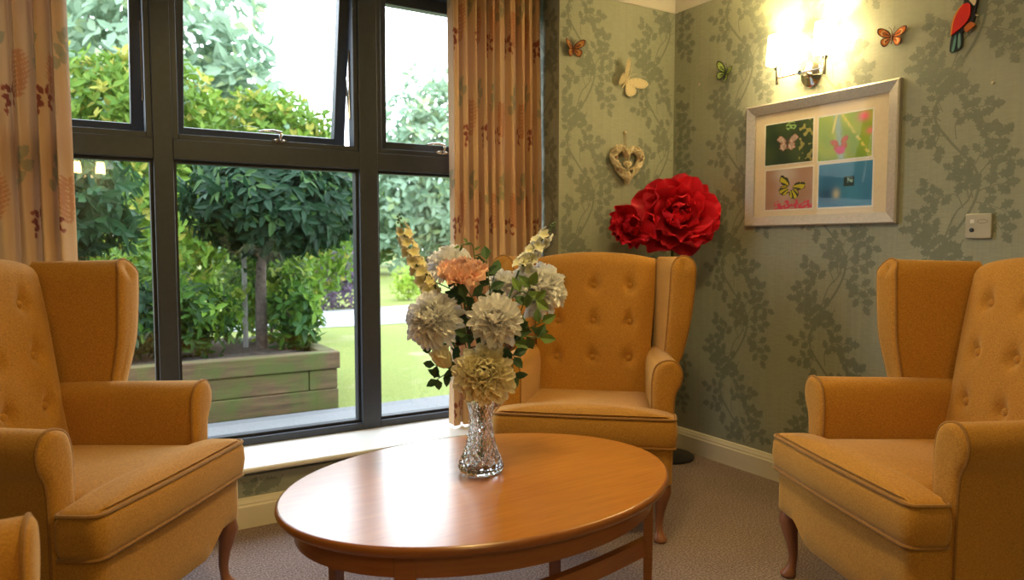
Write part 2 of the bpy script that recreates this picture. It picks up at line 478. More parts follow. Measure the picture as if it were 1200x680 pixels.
# top hung sashes, hinged along the head and pushed outwards
OPEN = [R(9.5), R(10), R(0.6)]
for i, (a, b_) in enumerate(bays):
    hz = ZH; hy = FYB - 0.03; H = ZH - ZT1
    th = OPEN[i]
    fx = MB()   # fixed rebate lining
    w = 0.022
    fx.box(a, a + w, FY + 0.008, FYB, ZT1, ZH); fx.box(b_ - w, b_, FY + 0.008, FYB, ZT1, ZH); fx.box(a + w, b_ - w, FY + 0.008, FYB, ZT1, ZT1 + w)
    fx.build('rebate', M['frame_grey'], win, smooth=False, bevel=0.002)
    def tr(x, d, h):   # d outward depth, h down from hinge
        return (x, hy + d * math.cos(th) + h * math.sin(th), hz - h * math.cos(th) + d * math.sin(th))
    def tbox(mb, x0, x1, d0, d1, h0, h1):
        v = [tr(x, d, h) for x in (x0, x1) for d in (d0, d1) for h in (h0, h1)]
        mb.add(v, [(0, 1, 3, 2), (4, 6, 7, 5), (0, 4, 5, 1), (2, 3, 7, 6), (0, 2, 6, 4), (1, 5, 7, 3)])
    s = MB(); x0, x1 = a + 0.012, b_ - 0.012; sw = 0.05
    tbox(s, x0, x0 + sw, 0, 0.05, 0, H - 0.01); tbox(s, x1 - sw, x1, 0, 0.05, 0, H - 0.01)
    tbox(s, x0 + sw, x1 - sw, 0, 0.05, 0, sw); tbox(s, x0 + sw, x1 - sw, 0, 0.05, H - 0.01 - sw, H - 0.01)
    so = s.build('sash', M['frame_grey'], win, smooth=False, bevel=0.003)
    p = MB(); p.add([tr(x0 + sw - .003, 0.025, H - sw - .01), tr(x1 - sw + .003, 0.025, H - sw - .01), tr(x1 - sw + .003, 0.025, sw - .003), tr(x0 + sw - .003, 0.025, sw - .003)], [(0, 1, 2, 3)])
    p.build('pane', M['pane'], so, smooth=False)
    if i < 2:
        st = MB(); hh = H * 0.52
        A_ = Vector(tr(x1 - 0.004, 0.012, hh)); B_ = Vector((b_ - w - 0.004, FY + 0.05, ZH - H * 0.80))
        st.tube([A_, B_], 0.005, 6); st.tube([B_, B_ + Vector((0, 0, 0.30))], 0.004, 6)
        st.build('friction_stay', M['chrome'], so)
    # handle at the bottom rail
    hx = (a + b_) / 2 + (0.03 if i == 1 else -0.05)
    hb = MB(); yb = FY + 0.006; zb = ZT1 + 0.022
    hb.loft([[(hx + 0.030 * math.cos(t) * (1 if d else 1), yb - d, zb + 0.0085 * math.sin(t)) for t in [k * 2 * PI / 20 for k in range(20)]] for d in (0, 0.007)])
    for dx in (-0.017, 0.017): hb.ball((hx + dx, yb - 0.008, zb), 0.005, 8, 6)
    hb.tube([(hx, yb - 0.006, zb), (hx, yb - 0.026, zb + 0.006), (hx, yb - 0.034, zb + 0.020), (hx, yb - 0.03, zb + 0.030)], [0.007, 0.007, 0.006, 0.006], 10)
    hb.tube([(hx + 0.004, yb - 0.03, zb + 0.030), (hx - 0.03, yb - 0.036, zb + 0.034), (hx - 0.065, yb - 0.038, zb + 0.032), (hx - 0.09, yb - 0.036, zb + 0.027)], [0.006, 0.0065, 0.0055, 0.004], 10)
    hb.build('handle', M['chrome'], so)

# ------------------------------------------------------------------ garden
GZ = -0.10
def grass_mat():
    m, nt, b = new_mat('lawn_grass')
    f = tex(nt, 60, 5, 0.8); g = tex(nt, 1.3, 5, 0.65)
    c = ramp(nt, f, [(0.3, (0.06, 0.10, 0.010)), (0.5, (0.165, 0.20, 0.025)), (0.72, (0.32, 0.33, 0.09))])
    mx = nt.nodes.new('ShaderNodeMix'); mx.data_type = 'RGBA'; mx.inputs[0].default_value = 0
    nt.links.new(c, mx.inputs[6]); nt.links.new(ramp(nt, f, [(0.3, (0.26, 0.22, 0.12)), (0.7, (0.42, 0.36, 0.2))]), mx.inputs[7])
    nt.links.new(ramp(nt, g, [(0.56, (0, 0, 0)), (0.72, (0.75, 0.75, 0.75))]), mx.inputs[0])
    nt.links.new(mx.outputs[2], b.inputs['Base Color']); b.inputs['Roughness'].default_value = 0.9
    bump(nt, b, f, 0.6, 0.02)
    return m
M['grass'] = grass_mat()
M['tarmac'] = noisy('pale_tarmac', (0.10, 0.10, 0.10), (0.20, 0.20, 0.20), 90, 0.9, bmp=0.4)
M['path'] = noisy('pale_path', (0.26, 0.255, 0.25), (0.34, 0.335, 0.33), 20, 0.9)
struct(MB().box(-60, 60, TH, 90, GZ - 0.3, GZ - 0.02).build('lawn', M['grass'], smooth=False))
struct(MB().box(-12, 14, TH, 2.2, GZ - 0.02, GZ).build('patio', M['tarmac'], smooth=False))
mb = MB()   # ragged turf edge and curving path as its own strips
pts0 = [(-14, 8.3), (-6, 8.0), (-2, 7.6), (1, 7.2), (4, 7.4), (9, 9.0), (16, 12)]
pts1 = [(-14, 10.6), (-6, 10.2), (-2, 9.9), (1, 9.8), (4, 10.2), (9, 12.2), (16, 16)]
mb.add([(x, y, GZ - 0.012) for x, y in pts0] + [(x, y, GZ - 0.012) for x, y in pts1], [(i, i + 1, 7 + i + 1, 7 + i) for i in range(6)])
struct(mb.build('garden_path', M['path'], smooth=False))

# timber planter
def timber_mat():
    m, nt, b = new_mat('mossy_timber')
    f = tex(nt, 10, 5, 0.7, (0.3, 3, 3)); g = tex(nt, 3.5, 5, 0.7)
    c = ramp(nt, f, [(0.3, (0.06, 0.032, 0.016)), (0.7, (0.17, 0.105, 0.048))])
    mx = nt.nodes.new('ShaderNodeMix'); mx.data_type = 'RGBA'; mx.inputs[0].default_value = 0
    nt.links.new(c, mx.inputs[6]); mx.inputs[7].default_value = (0.075, 0.10, 0.015, 1)
    nt.links.new(ramp(nt, g, [(0.42, (0, 0, 0)), (0.62, (0.85, 0.85, 0.85))]), mx.inputs[0])
    nt.links.new(mx.outputs[2], b.inputs['Base Color']); b.inputs['Roughness'].default_value = 0.85
    bump(nt, b, f, 0.5, 0.006)
    return m
M['timber'] = timber_mat()
M['soil'] = noisy('bark_mulch', (0.03, 0.022, 0.016), (0.10, 0.075, 0.055), 40, 0.95, bmp=0.8, bd=0.02)
PY = 2.28; PX1 = -1.07; PXL = -5.2; PYB = 3.75; PT = 0.30
pl_ = empty('timber_planter', (-3, 3, GZ), label='raised garden bed of mossy stacked timber sleepers outside the window', cat='planter')
def part(mb, name, m, root, **k):
    o = mb.build(name, m, None, **k)
    o.parent = root
    o.matrix_parent_inverse = Matrix.LocRotScale(root.location, root.rotation_euler, None).inverted()
    return o
for z0, z1, x1, cut in ((GZ - 0.02, 0.03, PX1 - 0.0, None), (0.03, 0.175, PX1 - 0.006, -1.28), (0.175, PT, PX1 + 0.012, None)):
    fy = PY - (0.012 if z0 > 0.1 else 0)
    if cut:
        part(MB().box(PXL, cut - 0.006, fy, fy + 0.12, z0, z1 - 0.004), 'sleeper', M['timber'], pl_, smooth=False, bevel=0.008)
        part(MB().box(cut, x1, fy, PYB, z0, z1 - 0.004), 'sleeper', M['timber'], pl_, smooth=False, bevel=0.008)
    else:
        part(MB().box(PXL, x1, fy, fy + 0.12, z0, z1 - 0.004), 'sleeper', M['timber'], pl_, smooth=False, bevel=0.008)
        part(MB().box(x1 - 0.12, x1, fy + 0.125, PYB, z0, z1 - 0.004), 'sleeper', M['timber'], pl_, smooth=False, bevel=0.008)
mb = MB()
n = 30
rg = random.Random(2)
g = [[(PXL + (PX1 - 0.1 - PXL) * i / n, PY + 0.1 + (PYB - PY - 0.1) * j / 8, PT - 0.035 + rg.uniform(-.012, .012)) for i in range(n + 1)] for j in range(9)]
mb.loft(g, False, False, False)
part(mb, 'soil', M['soil'], pl_)

def leaf_into(V, F, C, p, d, up, L, W, c, curl=0.15):
    """pointed leaf of 4 triangles-quads folded along its rib"""
    b = len(V)
    d = d.normalized(); s = d.cross(up)
    if s.length < 1e-4: s = d.orthogonal()
    s.normalize(); u = s.cross(d)
    m1 = p + d * L * 0.38; m2 = p + d * L * 0.72 - u * L * curl * 0.5
    V += [p, m1 + s * W * 0.5 + u * W * 0.12, m1 - u * W * 0.05, m1 - s * W * 0.5 + u * W * 0.12, m2 + s * W * 0.36 + u * W * .08, m2 - u * W * 0.05, m2 - s * W * 0.36 + u * W * .08, p + d * L - u * L * curl]
    F += [(b, b + 2, b + 1), (b, b + 3, b + 2), (b + 1, b + 2, b + 5, b + 4), (b + 2, b + 3, b + 6, b + 5), (b + 4, b + 5, b + 7), (b + 5, b + 6, b + 7)]
    C += [c] * 8

def leaf_mesh(name, V, F, C, mat, root):
    mb = MB(); mb.v = [tuple(v) for v in V]; mb.f = F; mb.c = C; mb.m = [0] * len(F); mb.use_c = True
    return part(mb, name, mat, root, smooth=False)

def rand_dir(rg):
    z = rg.uniform(-1, 1); a = rg.uniform(0, 2 * PI); r = math.sqrt(1 - z * z)
    return Vector((r * math.cos(a), r * math.sin(a), z))

def mixc(a, b, t): return tuple(x + (y - x) * t for x, y in zip(a, b))

def crown(rg, cen, rad, n, L, W, c1, c2, c3=None, shell=0.45, droop=0.3, whorl=3, lump=0.18):
    """foliage: whorls of leaves spread over a lumpy ellipsoid, lighter young leaves among them"""
    V, F, C = [], [], []
    lumps = [(rand_dir(rg), rg.uniform(0.5, 1)) for _ in range(14)]
    for _ in range(n // whorl):
        d = rand_dir(rg)
        k = 1 + lump * (max(l.dot(d) ** 8 * w if l.dot(d) > 0 else 0 for l, w in lumps) - 0.4)
        r = (1 - shell * rg.random() ** 1.6) * k
        p = Vector((cen[0] + d.x * rad[0] * r, cen[1] + d.y * rad[1] * r, cen[2] + d.z * rad[2] * r))
        ax = (d + rand_dir(rg) * 0.55 + Vector((0, 0, 0.15))).normalized()
        base = mixc(c1, c2, rg.random())
        if c3 and rg.random() < 0.16: base = c3
        for w in range(whorl):
            a = 2 * PI * (w + rg.random() * 0.6) / whorl
            s = ax.orthogonal().normalized(); t = ax.cross(s)
            ld = (s * math.cos(a) + t * math.sin(a)) * 0.85 + ax * 0.45 - Vector((0, 0, droop))
            leaf_into(V, F, C, p, ld, ax, L * rg.uniform(0.7, 1.15), W * rg.uniform(0.8, 1.1), mixc(base, mixc(c1, c2, rg.random()), 0.3))
    return V, F, C

def tree(name, label, cat, base, trunk_top, rtrunk, blobs, mat, group=None, seed=1, branches=5, **kw):
    rg = random.Random(seed)
    root = empty(name, base, label=label, cat=cat, group=group)
    tb = MB(); b0 = Vector(base); t0 = Vector(trunk_top)
    mid = (b0 + t0) / 2 + Vector((rg.uniform(-.02, .02), 0, 0))
    tb.tube([b0 - Vector((0, 0, 0.02)), mid, t0], [rtrunk * 1.15, rtrunk, rtrunk * 0.8], 10)
    for k in range(branches):
        bl = rg.choice(blobs); e = Vector(bl[0]) + Vector([rand_dir(rg)[i] * bl[1][i] * 0.6 for i in range(3)])
        q = t0.lerp(e, 0.5) + Vector((0, 0, 0.05 * (e - t0).length))
        tb.tube([t0 - Vector((0, 0, 0.03)), q, e], [rtrunk * 0.7, rtrunk * 0.4, rtrunk * 0.15], 6)
    part(tb, 'trunk', M['bark'], root)
    V, F, C = [], [], []
    for cen, rad, n in blobs:
        v, f, c = crown(rg, cen, rad, n, **kw)
        b_ = len(V); V += v; F += [tuple(i + b_ for i in q) for q in f]; C += c
    leaf_mesh('foliage', V, F, C, mat, root)
    return root

DG1, DG2, DG3 = (0.010, 0.034, 0.015), (0.026, 0.075, 0.030), (0.075, 0.15, 0.035)
tree('standard_laurel_tree', 'clipped round laurel tree on a bare trunk in the middle window bay', 'tree', (-1.46, 2.93, 0.27), (-1.42, 3.0, 1.25), 0.04,
     [((-1.33, 3.0, 1.40), (0.69, 0.6, 0.40), 3800), ((-1.25, 2.98, 1.20), (0.46, 0.4, 0.14), 800)], M['leaf'], seed=3, L=0.125, W=0.052, c1=DG1, c2=DG2, c3=DG3, droop=0.45)
tree('standard_laurel_tree', 'darker laurel tree crown overhanging the left window bay', 'tree', (-3.05, 2.9, 0.27), (-3.0, 2.88, 1.15), 0.035,
     [((-2.93, 2.75, 1.38), (0.66, 0.55, 0.48), 2900)], M['leaf'], seed=5, L=0.125, W=0.052, c1=DG1, c2=(0.05, 0.13, 0.045), c3=DG2, droop=0.45)
stk = MB(); stk.tube([(-1.54, 3.12, 0.2), (-1.54, 3.12, 1.2)], 0.02, 8)
tag(stk.build('tree_stake', M['stake']), 'grey wooden stake standing behind the round laurel trunk', 'stake')
def shrub(name, label, cx, cy, z0, rx, ry, h, n, seed, c1, c2, c3, L=0.09, W=0.04, mat='leaf', group=None, **kw):
    tree(name, label, 'shrub', (cx, cy, z0), (cx, cy, z0 + h * 0.3), 0.014, [((cx, cy, z0 + h * 0.46), (rx, ry, h * 0.52), int(n * 1.5))], M[mat], group=group, seed=seed, branches=9, L=L, W=W, c1=c1, c2=c2, c3=c3, shell=0.8, droop=0.1, **kw)
YG1, YG2, YG3 = (0.07, 0.17, 0.015), (0.18, 0.32, 0.03), (0.34, 0.44, 0.06)
shrub('laurel_shrub', 'glossy green laurel shrub right of the round tree trunk, at the planter corner', -1.24, 2.78, 0.26, 0.17, 0.25, 0.50, 330, 21, DG2, YG1, YG2, 0.10, 0.045)
shrub('laurel_shrub', 'tall light green shrub behind the trunk of the round laurel tree', -1.30, 3.35, 0.26, 0.45, 0.32, 0.85, 750, 22, DG2, YG2, YG3, 0.09, 0.04)
shrub('laurel_shrub', 'mid green bushy shrub left of the round tree trunk in the planter', -1.98, 2.80, 0.26, 0.33, 0.30, 0.56, 620, 23, DG1, YG1, YG2)
shrub('laurel_shrub', 'low dark green shrub behind the thin window mullion in the planter', -2.40, 2.85, 0.26, 0.38, 0.30, 0.55, 560, 24, DG1, DG2, YG1)
shrub('laurel_shrub', 'loose twiggy shrub seen beside the left armchair wing', -2.75, 3.15, 0.26, 0.42, 0.34, 0.75, 420, 25, DG2, YG1, YG2)
shrub('laurel_shrub', 'tall loose green shrub behind the mullion, between the two laurel trees', -2.20, 3.45, 0.26, 0.42, 0.25, 0.95, 620, 27, DG2, YG2, YG3, 0.08, 0.035)
# purple shrub and small bright bush on the lawn
shrub('purple_shrub', 'dark purple leaved shrub on the far lawn beside the path', 1.35, 10.0, GZ, 0.8, 0.55, 1.3, 1500, 31, (0.075, 0.05, 0.085), (0.16, 0.11, 0.17), (0.10, 0.16, 0.08), 0.10, 0.05, 'farleaf')
shrub('garden_shrub', 'small yellow-green bush on the lawn seen left of the bouquet', 3.4, 11.3, GZ, 0.42, 0.35, 0.7, 420, 32, YG2, YG3, (0.5, 0.6, 0.15), 0.10, 0.045, 'farleaf')
# tall hedge bushes with golden young leaves beyond the planter
for k, (x, y, rx, h, lab) in enumerate([(-4.3, 5.4, 1.3, 3.0, 'yellow-green bush filling the upper left window pane'), (-2.3, 5.6, 1.25, 2.95, 'tall bush with golden young leaves in the middle upper pane'), (-0.75, 6.2, 1.2, 2.75, 'lower golden green bush at the right of the middle upper pane')]):
    tree('photinia_bush', lab, 'bush', (x, y, GZ), (x, y, 0.9), 0.05, [((x, y, h * 0.5), (rx, 0.8, h * 0.52), 6500), ((x + 0.3, y - 0.1, h * 0.8), (rx * 0.6, 0.5, h * 0.24), 1500)], M['leaf'],
         seed=40 + k, L=0.13, W=0.055, c1=(0.06, 0.14, 0.015), c2=(0.18, 0.28, 0.035), c3=(0.42, 0.37, 0.07), droop=-0.25, shell=0.4)
# trees in the distance
BG = [(-2.6, 17, 2.6, 9.5, 'tall leafy tree far behind the left bay'), (-0.3, 15.5, 2.3, 8.6, 'pale green tree rising behind the golden bushes in the middle upper pane'), (3.2, 20, 1.8, 4.6, 'rounded green tree behind the crown of the round laurel'),
      (6.4, 25, 2.3, 4.9, 'broad green tree far across the lawn, just left of the right mullion'), (8.9, 22, 2.0, 7.4, 'tall feathery birch tree far across the lawn'), (12.4, 23, 2.1, 7.6, 'pale birch like tree beside the patterned curtain edge'),
      (14.5, 31, 3.4, 5.6, 'dark green distant tree at the end of the lawn behind the birches'), (9.0, 33, 3.0, 5.0, 'low distant tree beyond the purple shrub')]
for k, (x, y, r, h, lab) in enumerate(BG):
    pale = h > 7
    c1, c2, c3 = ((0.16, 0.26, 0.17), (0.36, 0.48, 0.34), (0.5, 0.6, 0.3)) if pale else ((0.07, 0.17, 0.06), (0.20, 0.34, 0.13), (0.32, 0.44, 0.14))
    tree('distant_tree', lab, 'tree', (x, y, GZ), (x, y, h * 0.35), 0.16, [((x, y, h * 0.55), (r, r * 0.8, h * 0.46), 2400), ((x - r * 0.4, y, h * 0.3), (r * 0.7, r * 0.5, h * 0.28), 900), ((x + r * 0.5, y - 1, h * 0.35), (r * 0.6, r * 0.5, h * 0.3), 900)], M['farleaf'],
         seed=60 + k, L=0.42, W=0.2, c1=c1, c2=c2, c3=c3, droop=0.1, shell=0.6, lump=0.5)

# ------------------------------------------------------------------ curtains
def curtain(name, label, x0, x1, yc, amp, nf, z0, z1, seed, reach):
    rg = random.Random(seed)
    nu, nv = 330, 430
    u = np.linspace(0, 1, nu); ph = rg.random() * 6
    w1 = 0.6 * np.sin(2 * PI * u * 1.7 + ph) + 0.35 * np.sin(2 * PI * u * 3.1 + 1.3 * ph)
    phase = 2 * PI * nf * u + w1
    z = np.linspace(z1, z0, nv)
    Z, U = np.meshgrid(z, u, indexing='ij')
    PH = np.tile(phase, (nv, 1)) + 0.35 * np.sin((z1 - Z) * 1.3 + 3 * U) 
    t = (z1 - Z) / (z1 - z0)
    A = amp * (0.62 + 0.5 * t) * (0.8 + 0.3 * np.sin(2 * PI * U * 2.3 + ph))
    S = np.abs(np.sin(PH / 2)) ** 0.62
    Y = yc + A - 2 * A * S + 0.006 * np.sin(PH * 2.1 + Z * 4)
    X = x0 + (x1 - x0) * U + 0.012 * np.cos(PH) * (0.5 + t) + reach * (t ** 1.5) * (U - 0.5)
    dx = np.diff(X, axis=1); dy = np.diff(Y, axis=1)
    Sarc = np.concatenate([np.zeros((nv, 1)), np.cumsum(np.sqrt(dx ** 2 + dy ** 2), axis=1)], axis=1)
    Sarc = np.tile(Sarc.mean(axis=0), (nv, 1))
    total = Sarc.max()
    base = np.zeros((nv, nu, 3)) + np.array([0.62, 0.40, 0.21])
    # soft rosy cloud bands printed across the cloth
    cl = 0.5 + 0.5 * np.sin(Z * 9.5 + 1.2 * np.sin(Sarc * 6) + 1)
    base = base * (1 - 0.30 * cl[..., None] ** 2) + np.array([0.60, 0.33, 0.24]) * (0.30 * cl[..., None] ** 2)
    def leafstamp(cx, cz, ang, L, W, c, a):
        dX = Sarc - cx; dZ = Z - cz
        p = dX * math.cos(ang) + dZ * math.sin(ang); q = -dX * math.sin(ang) + dZ * math.cos(ang)
        tt = p / L
        msk = (tt > 0) & (tt < 1) & (np.abs(q) < W * 2.2 * np.sqrt(np.clip(tt, 0, 1)) * (1 - np.clip(tt, 0, 1)))
        base[msk] = base[msk] * (1 - a) + np.array(c) * a
    P = 0.42
    for iz in range(int((z1 - z0) / P) + 2):
        for ix in range(int(total / 0.30) + 2):
            ox = ix * 0.30 + (0.15 if iz % 2 else 0); oz = z1 - iz * P
            # grey green leaf silhouettes
            for k in range(6):
                leafstamp(ox + 0.02 * math.sin(k), oz - 0.02 - 0.022 * k, PI / 2 + (1 if k % 2 else -1) * 0.9, 0.055, 0.024, (0.27, 0.26, 0.15), 0.7)
            # rust fern
            for k in range(10):
                for sd in (-1, 1):
                    leafstamp(ox + 0.15, oz - 0.10 - 0.016 * k + 0.0, PI / 2 + sd * 1.05, 0.05 * math.sin(PI * (k + 1.5) / 12) + 0.02, 0.008, (0.48, 0.19, 0.08), 0.8)
            # dark red sprays
            for k, (ang, L) in enumerate([(0.2, .035), (1.2, .04), (2.2, .035), (3.2, .03), (-0.7, .032), (-2.3, .034)]):
                leafstamp(ox + 0.085 + 0.016 * math.cos(ang), oz - 0.24 + 0.016 * math.sin(ang), ang, L, 0.0135, (0.20, 0.035, 0.025), 0.93)
            for k, (dx_, dz_) in enumerate([(-.045, .02), (.05, -.035), (-.03, -.04)]):
                leafstamp(ox + 0.085 + dx_, oz - 0.24 + dz_, 0.8 + k * 2, 0.024, 0.009, (0.26, 0.05, 0.03), 0.9)
    mb = MB()
    V = np.stack([X, Y, Z], axis=-1).reshape(-1, 3)
    idx = np.arange(nv * nu).reshape(nv, nu)
    F = np.stack([idx[:-1, :-1], idx[1:, :-1], idx[1:, 1:], idx[:-1, 1:]], axis=-1).reshape(-1, 4)
    mb.v = V.tolist(); mb.f = F.tolist(); mb.c = base.reshape(-1, 3).tolist(); mb.m = [0] * len(mb.f); mb.use_c = True
    o = mb.build(name, M['curtain'], angle=180)
    tag(o, label, 'curtain')
    return o
curtain('curtain', 'patterned curtain hanging at the left behind the left armchair', -3.26, -2.705, 0.18, 0.055, 10.0, 0.245, 2.235, 4, 0.0)
curtain('curtain', 'patterned curtain with red leaves between the window and the corner', -1.245, -0.755, 0.125, 0.055, 10.0, 0.245, 2.235, 9, 0.02)
cr = MB(); cr.tube([(WX0 + 0.01, 0.155, 2.245), (WX1 - 0.01, 0.155, 2.245)], 0.009, 8)
tag(cr.build('curtain_rail', M['white_gloss']), 'white curtain rail fixed under the window head', 'curtain rail')

# ------------------------------------------------------------------ wingback armchair
def smoothstep(t): t = max(0, min(1, t)); return t * t * (3 - 2 * t)
def resample(pts, n, closed=True):
    P = [Vector(p) for p in pts]
    if closed: P.append(P[0])
    d = [0]
    for a, b_ in zip(P[:-1], P[1:]): d.append(d[-1] + (b_ - a).length)
    out = []; j = 0
    for i in range(n):
        s = d[-1] * i / (n if closed else n - 1)
        while j < len(d) - 2 and d[j + 1] < s: j += 1
        t = (s - d[j]) / max(1e-9, d[j + 1] - d[j])
        out.append(P[j].lerp(P[j + 1], min(1, t)))
    return out
def round_poly(pts, rads, k=6):
    out = []; n = len(pts)
    for i, p in enumerate(pts):
        p = Vector(p); a = Vector(pts[i - 1]); b_ = Vector(pts[(i + 1) % n]); r = rads[i] if isinstance(rads, (list, tuple)) else rads
        da = (a - p); db = (b_ - p); ra = min(r, da.length * 0.49); rb = min(r, db.length * 0.49)
        A = p + da.normalized() * ra; B = p + db.normalized() * rb
        for j in range(k + 1):
            t = j / k
            out.append(A * (1 - t) ** 2 + p * 2 * t * (1 - t) + B * t * t)
    return out
def cat_spline(p, k=6, closed=False):
    P = [Vector(q) for q in p]; n = len(P); out = []
    rng = range(n if closed else n - 1)
    for i in rng:
        p0 = P[i - 1] if closed or i > 0 else P[0]; p1 = P[i]; p2 = P[(i + 1) % n]; p3 = P[(i + 2) % n] if closed or i + 2 < n else P[-1]
        for j in range(k):
            t = j / k
            out.append(0.5 * (2 * p1 + (p2 - p0) * t + (2 * p0 - 5 * p1 + 4 * p2 - p3) * t * t + (3 * p1 - p0 - 3 * p2 + p3) * t ** 3))
    if not closed: out.append(P[-1])
    return out

def armchair(loc, rz, label):
    root = empty('wingback_armchair', loc, rz, label, 'armchair', 'mustard wingback armchairs')
    def bp(mb, name, mat='fabric', parent=root, **k): return mb.build(name, M[mat], parent, **k)
    # upholstered seat rail with a serpentine lower edge
    ol = round_poly([(-.320, .012), (.320, .012), (.320, .10), (.305, .28), (.262, .61), (-.262, .61), (-.305, .28), (-.320, .10)], [.03, .03, .03, .1, .05, .05, .1, .03])
    ol = resample([(p[0], p[1], 0) for p in ol], 160)
    def zb(p):
        if p.y < 0.06:
            a = abs(p.x)
            return 0.155 + 0.058 * smoothstep((a - 0.12) / 0.11)
        return 0.213 - 0.0 * p.y
    rings = []
    for s, top in ((0.0, True), (0.35, True)):
        rings.append([(p.x * (0.5 + 0.5 * s), 0.3 + (p.y - 0.3) * (0.5 + 0.5 * s), 0.352) for p in ol])
    rings.append([(p.x * 0.985, 0.3 + (p.y - 0.3) * 0.985, 0.350) for p in ol])
    rings.append([(p.x, p.y, 0.338) for p in ol])
    for t in (0.3, 0.7, 1.0):
        rings.append([(p.x, p.y, 0.338 + (zb(p) + 0.008 - 0.338) * t) for p in ol])
    rings.append([(p.x * 0.98, 0.3 + (p.y - 0.3) * 0.98, zb(p)) for p in ol])
    rings.append([(p.x * 0.90, 0.3 + (p.y - 0.3) * 0.90, max(zb(p) + 0.01, .2)) for p in ol])
    mb = MB(); mb.loft(rings); fr = bp(mb, 'seat_rail')
    # T shaped seat cushion
    T = round_poly([(-.328, 0), (0, -.008), (.328, 0), (.330, .108), (.248, .120), (.238, .56), (-.238, .56), (-.248, .120), (-.330, .108)], [.028, .2, .028, .012, .012, .03, .03, .012, .012])
    T = resample([(p[0], p[1], 0) for p in T], 260)
    cen = (0, 0.05)
    def cz(y): return -0.02 * max(0, y) / 0.6
    def cring(k, z, e=0.0):
        out = []
        for p in T:
            x = cen[0] + (p.x - cen[0]) * k; y = cen[1] + (p.y - cen[1]) * k
            out.append((x, y, z + cz(y)))
        return out
    def inset(d, z):
        out = []; n = len(T)
        for i, p in enumerate(T):
            t = (T[(i + 1) % n] - T[i - 1]).normalized()
            nrm = Vector((-t.y, t.x, 0))
            q = p + nrm * d
            out.append((q.x, q.y, z + cz(q.y)))
        return out
    rings = [cring(0.15, 0.347), cring(0.7, 0.347), inset(0.012, 0.347), inset(0.003, 0.352), inset(-0.004, 0.37), inset(-0.008, 0.40), inset(-0.006, 0.435), inset(0.002, 0.455), inset(0.012, 0.462)]
    for k, h in ((0.93, .467), (0.8, .476), (0.6, .486), (0.35, .493), (0.12, .496)): rings.append(cring(k, h))
    mb = MB(); mb.loft(rings); cu = bp(mb, 'seat_cushion', angle=60)
    for z in (0.353, 0.456):
        mb = MB(); mb.tube(inset(-0.001, z), 0.0048, 6, closed=True); bp(mb, 'piping', 'piping', cu)
    # scroll slabs: arms and wings
    def slab(name, prof_f, prof_b, y0, y1, zdrop=0.0, sign=1, bulge=0.012, pipe_range=None, ycurve=None, n=72):
        F_ = resample([(x, 0, z) for x, z in prof_f], n); B_ = resample([(x, 0, z) for x, z in prof_b], n)
        cx = sum(p.x for p in F_) / n; czz = sum(p.z for p in F_) / n
        def yo(p): return ycurve(p.x, p.z) if ycurve else 0
        zs = sorted(p.z for p in F_); zlo, zhi = zs[0], zs[-1]
        def xc(z):
            z = min(max(z, zlo + .004), zhi - .004); hit = []
            for a, b_ in zip(F_, F_[1:] + F_[:1]):
                if (a.z - z) * (b_.z - z) <= 0 and abs(a.z - b_.z) > 1e-9: hit.append(a.x + (b_.x - a.x) * (z - a.z) / (b_.z - a.z))
            return (min(hit) + max(hit)) / 2 if hit else cx
        rings = []
        for k, d in ((0.04, -bulge), (0.4, -bulge * 0.95), (0.7, -bulge * 0.8), (0.92, -bulge * 0.35), (0.985, 0.0), (1.0, 0.005)):
            rr_ = []
            for p in F_:
                zk = czz + (p.z - czz) * (0.86 + 0.14 * k); xm = xc(zk)
                rr_.append((sign * (xm + (p.x - xc(p.z)) * k), y0 + d + yo(p), zk))
            rings.append(rr_)
        for t in (0.06, 0.15, 0.3, 0.45, 0.6, 0.75, 0.9, 1.0):
            e = smoothstep(t)
            r_ = []
            for a, b_ in zip(F_, B_):
                q = a.lerp(b_, t)
                r_.append((sign * q.x, y0 + yo(a) * (1 - t) + (y1 - y0) * t, q.z - zdrop * t))
            rings.append(r_)
        mb = MB(); mb.loft(rings)
        o = bp(mb, name, angle=55)
        pp = [(sign * p.x, y0 + 0.002 + yo(p), p.z) for p in F_ if pipe_range is None or pipe_range(p.x, p.z)]
        if pipe_range is None:
            mb = MB(); mb.tube(pp, 0.0046, 6, closed=True)
        else:
            # keep the run in order: rotate the list so it has no gap
            idx = [i for i, p in enumerate(F_) if pipe_range(p.x, p.z)]
            gap = max(range(len(idx)), key=lambda j: (idx[(j + 1) % len(idx)] - idx[j]) % n)
            idx = idx[gap + 1:] + idx[:gap + 1]
            pp = [(sign * F_[i].x, y0 + 0.002 + yo(F_[i]), F_[i].z) for i in idx]
            mb = MB(); mb.tube(pp, 0.0046, 6)
        bp(mb, 'piping', 'piping', o)
        return o
    arm_f = [(.247, .36), (.247, .45), (.246, .53)] + [(p.x, p.y) for p in cat_spline([(.246, .56), (.252, .605), (.268, .634), (.305, .648), (.335, .640), (.352, .612), (.354, .585), (.346, .556), (.332, .530), (.326, .49), (.324, .43)], 5)] + [(.323, .35), (.321, .218), (.28, .212), (.262, .30)]
    arm_b = [(.225, .36), (.222, .45), (.222, .53)] + [(p.x, p.y) for p in cat_spline([(.222, .56), (.228, .60), (.248, .628), (.28, .636), (.31, .625), (.325, .60), (.322, .572), (.31, .545), (.296, .520), (.288, .49), (.284, .43)], 5)] + [(.27, .35), (.262, .218), (.235, .212), (.23, .30)]
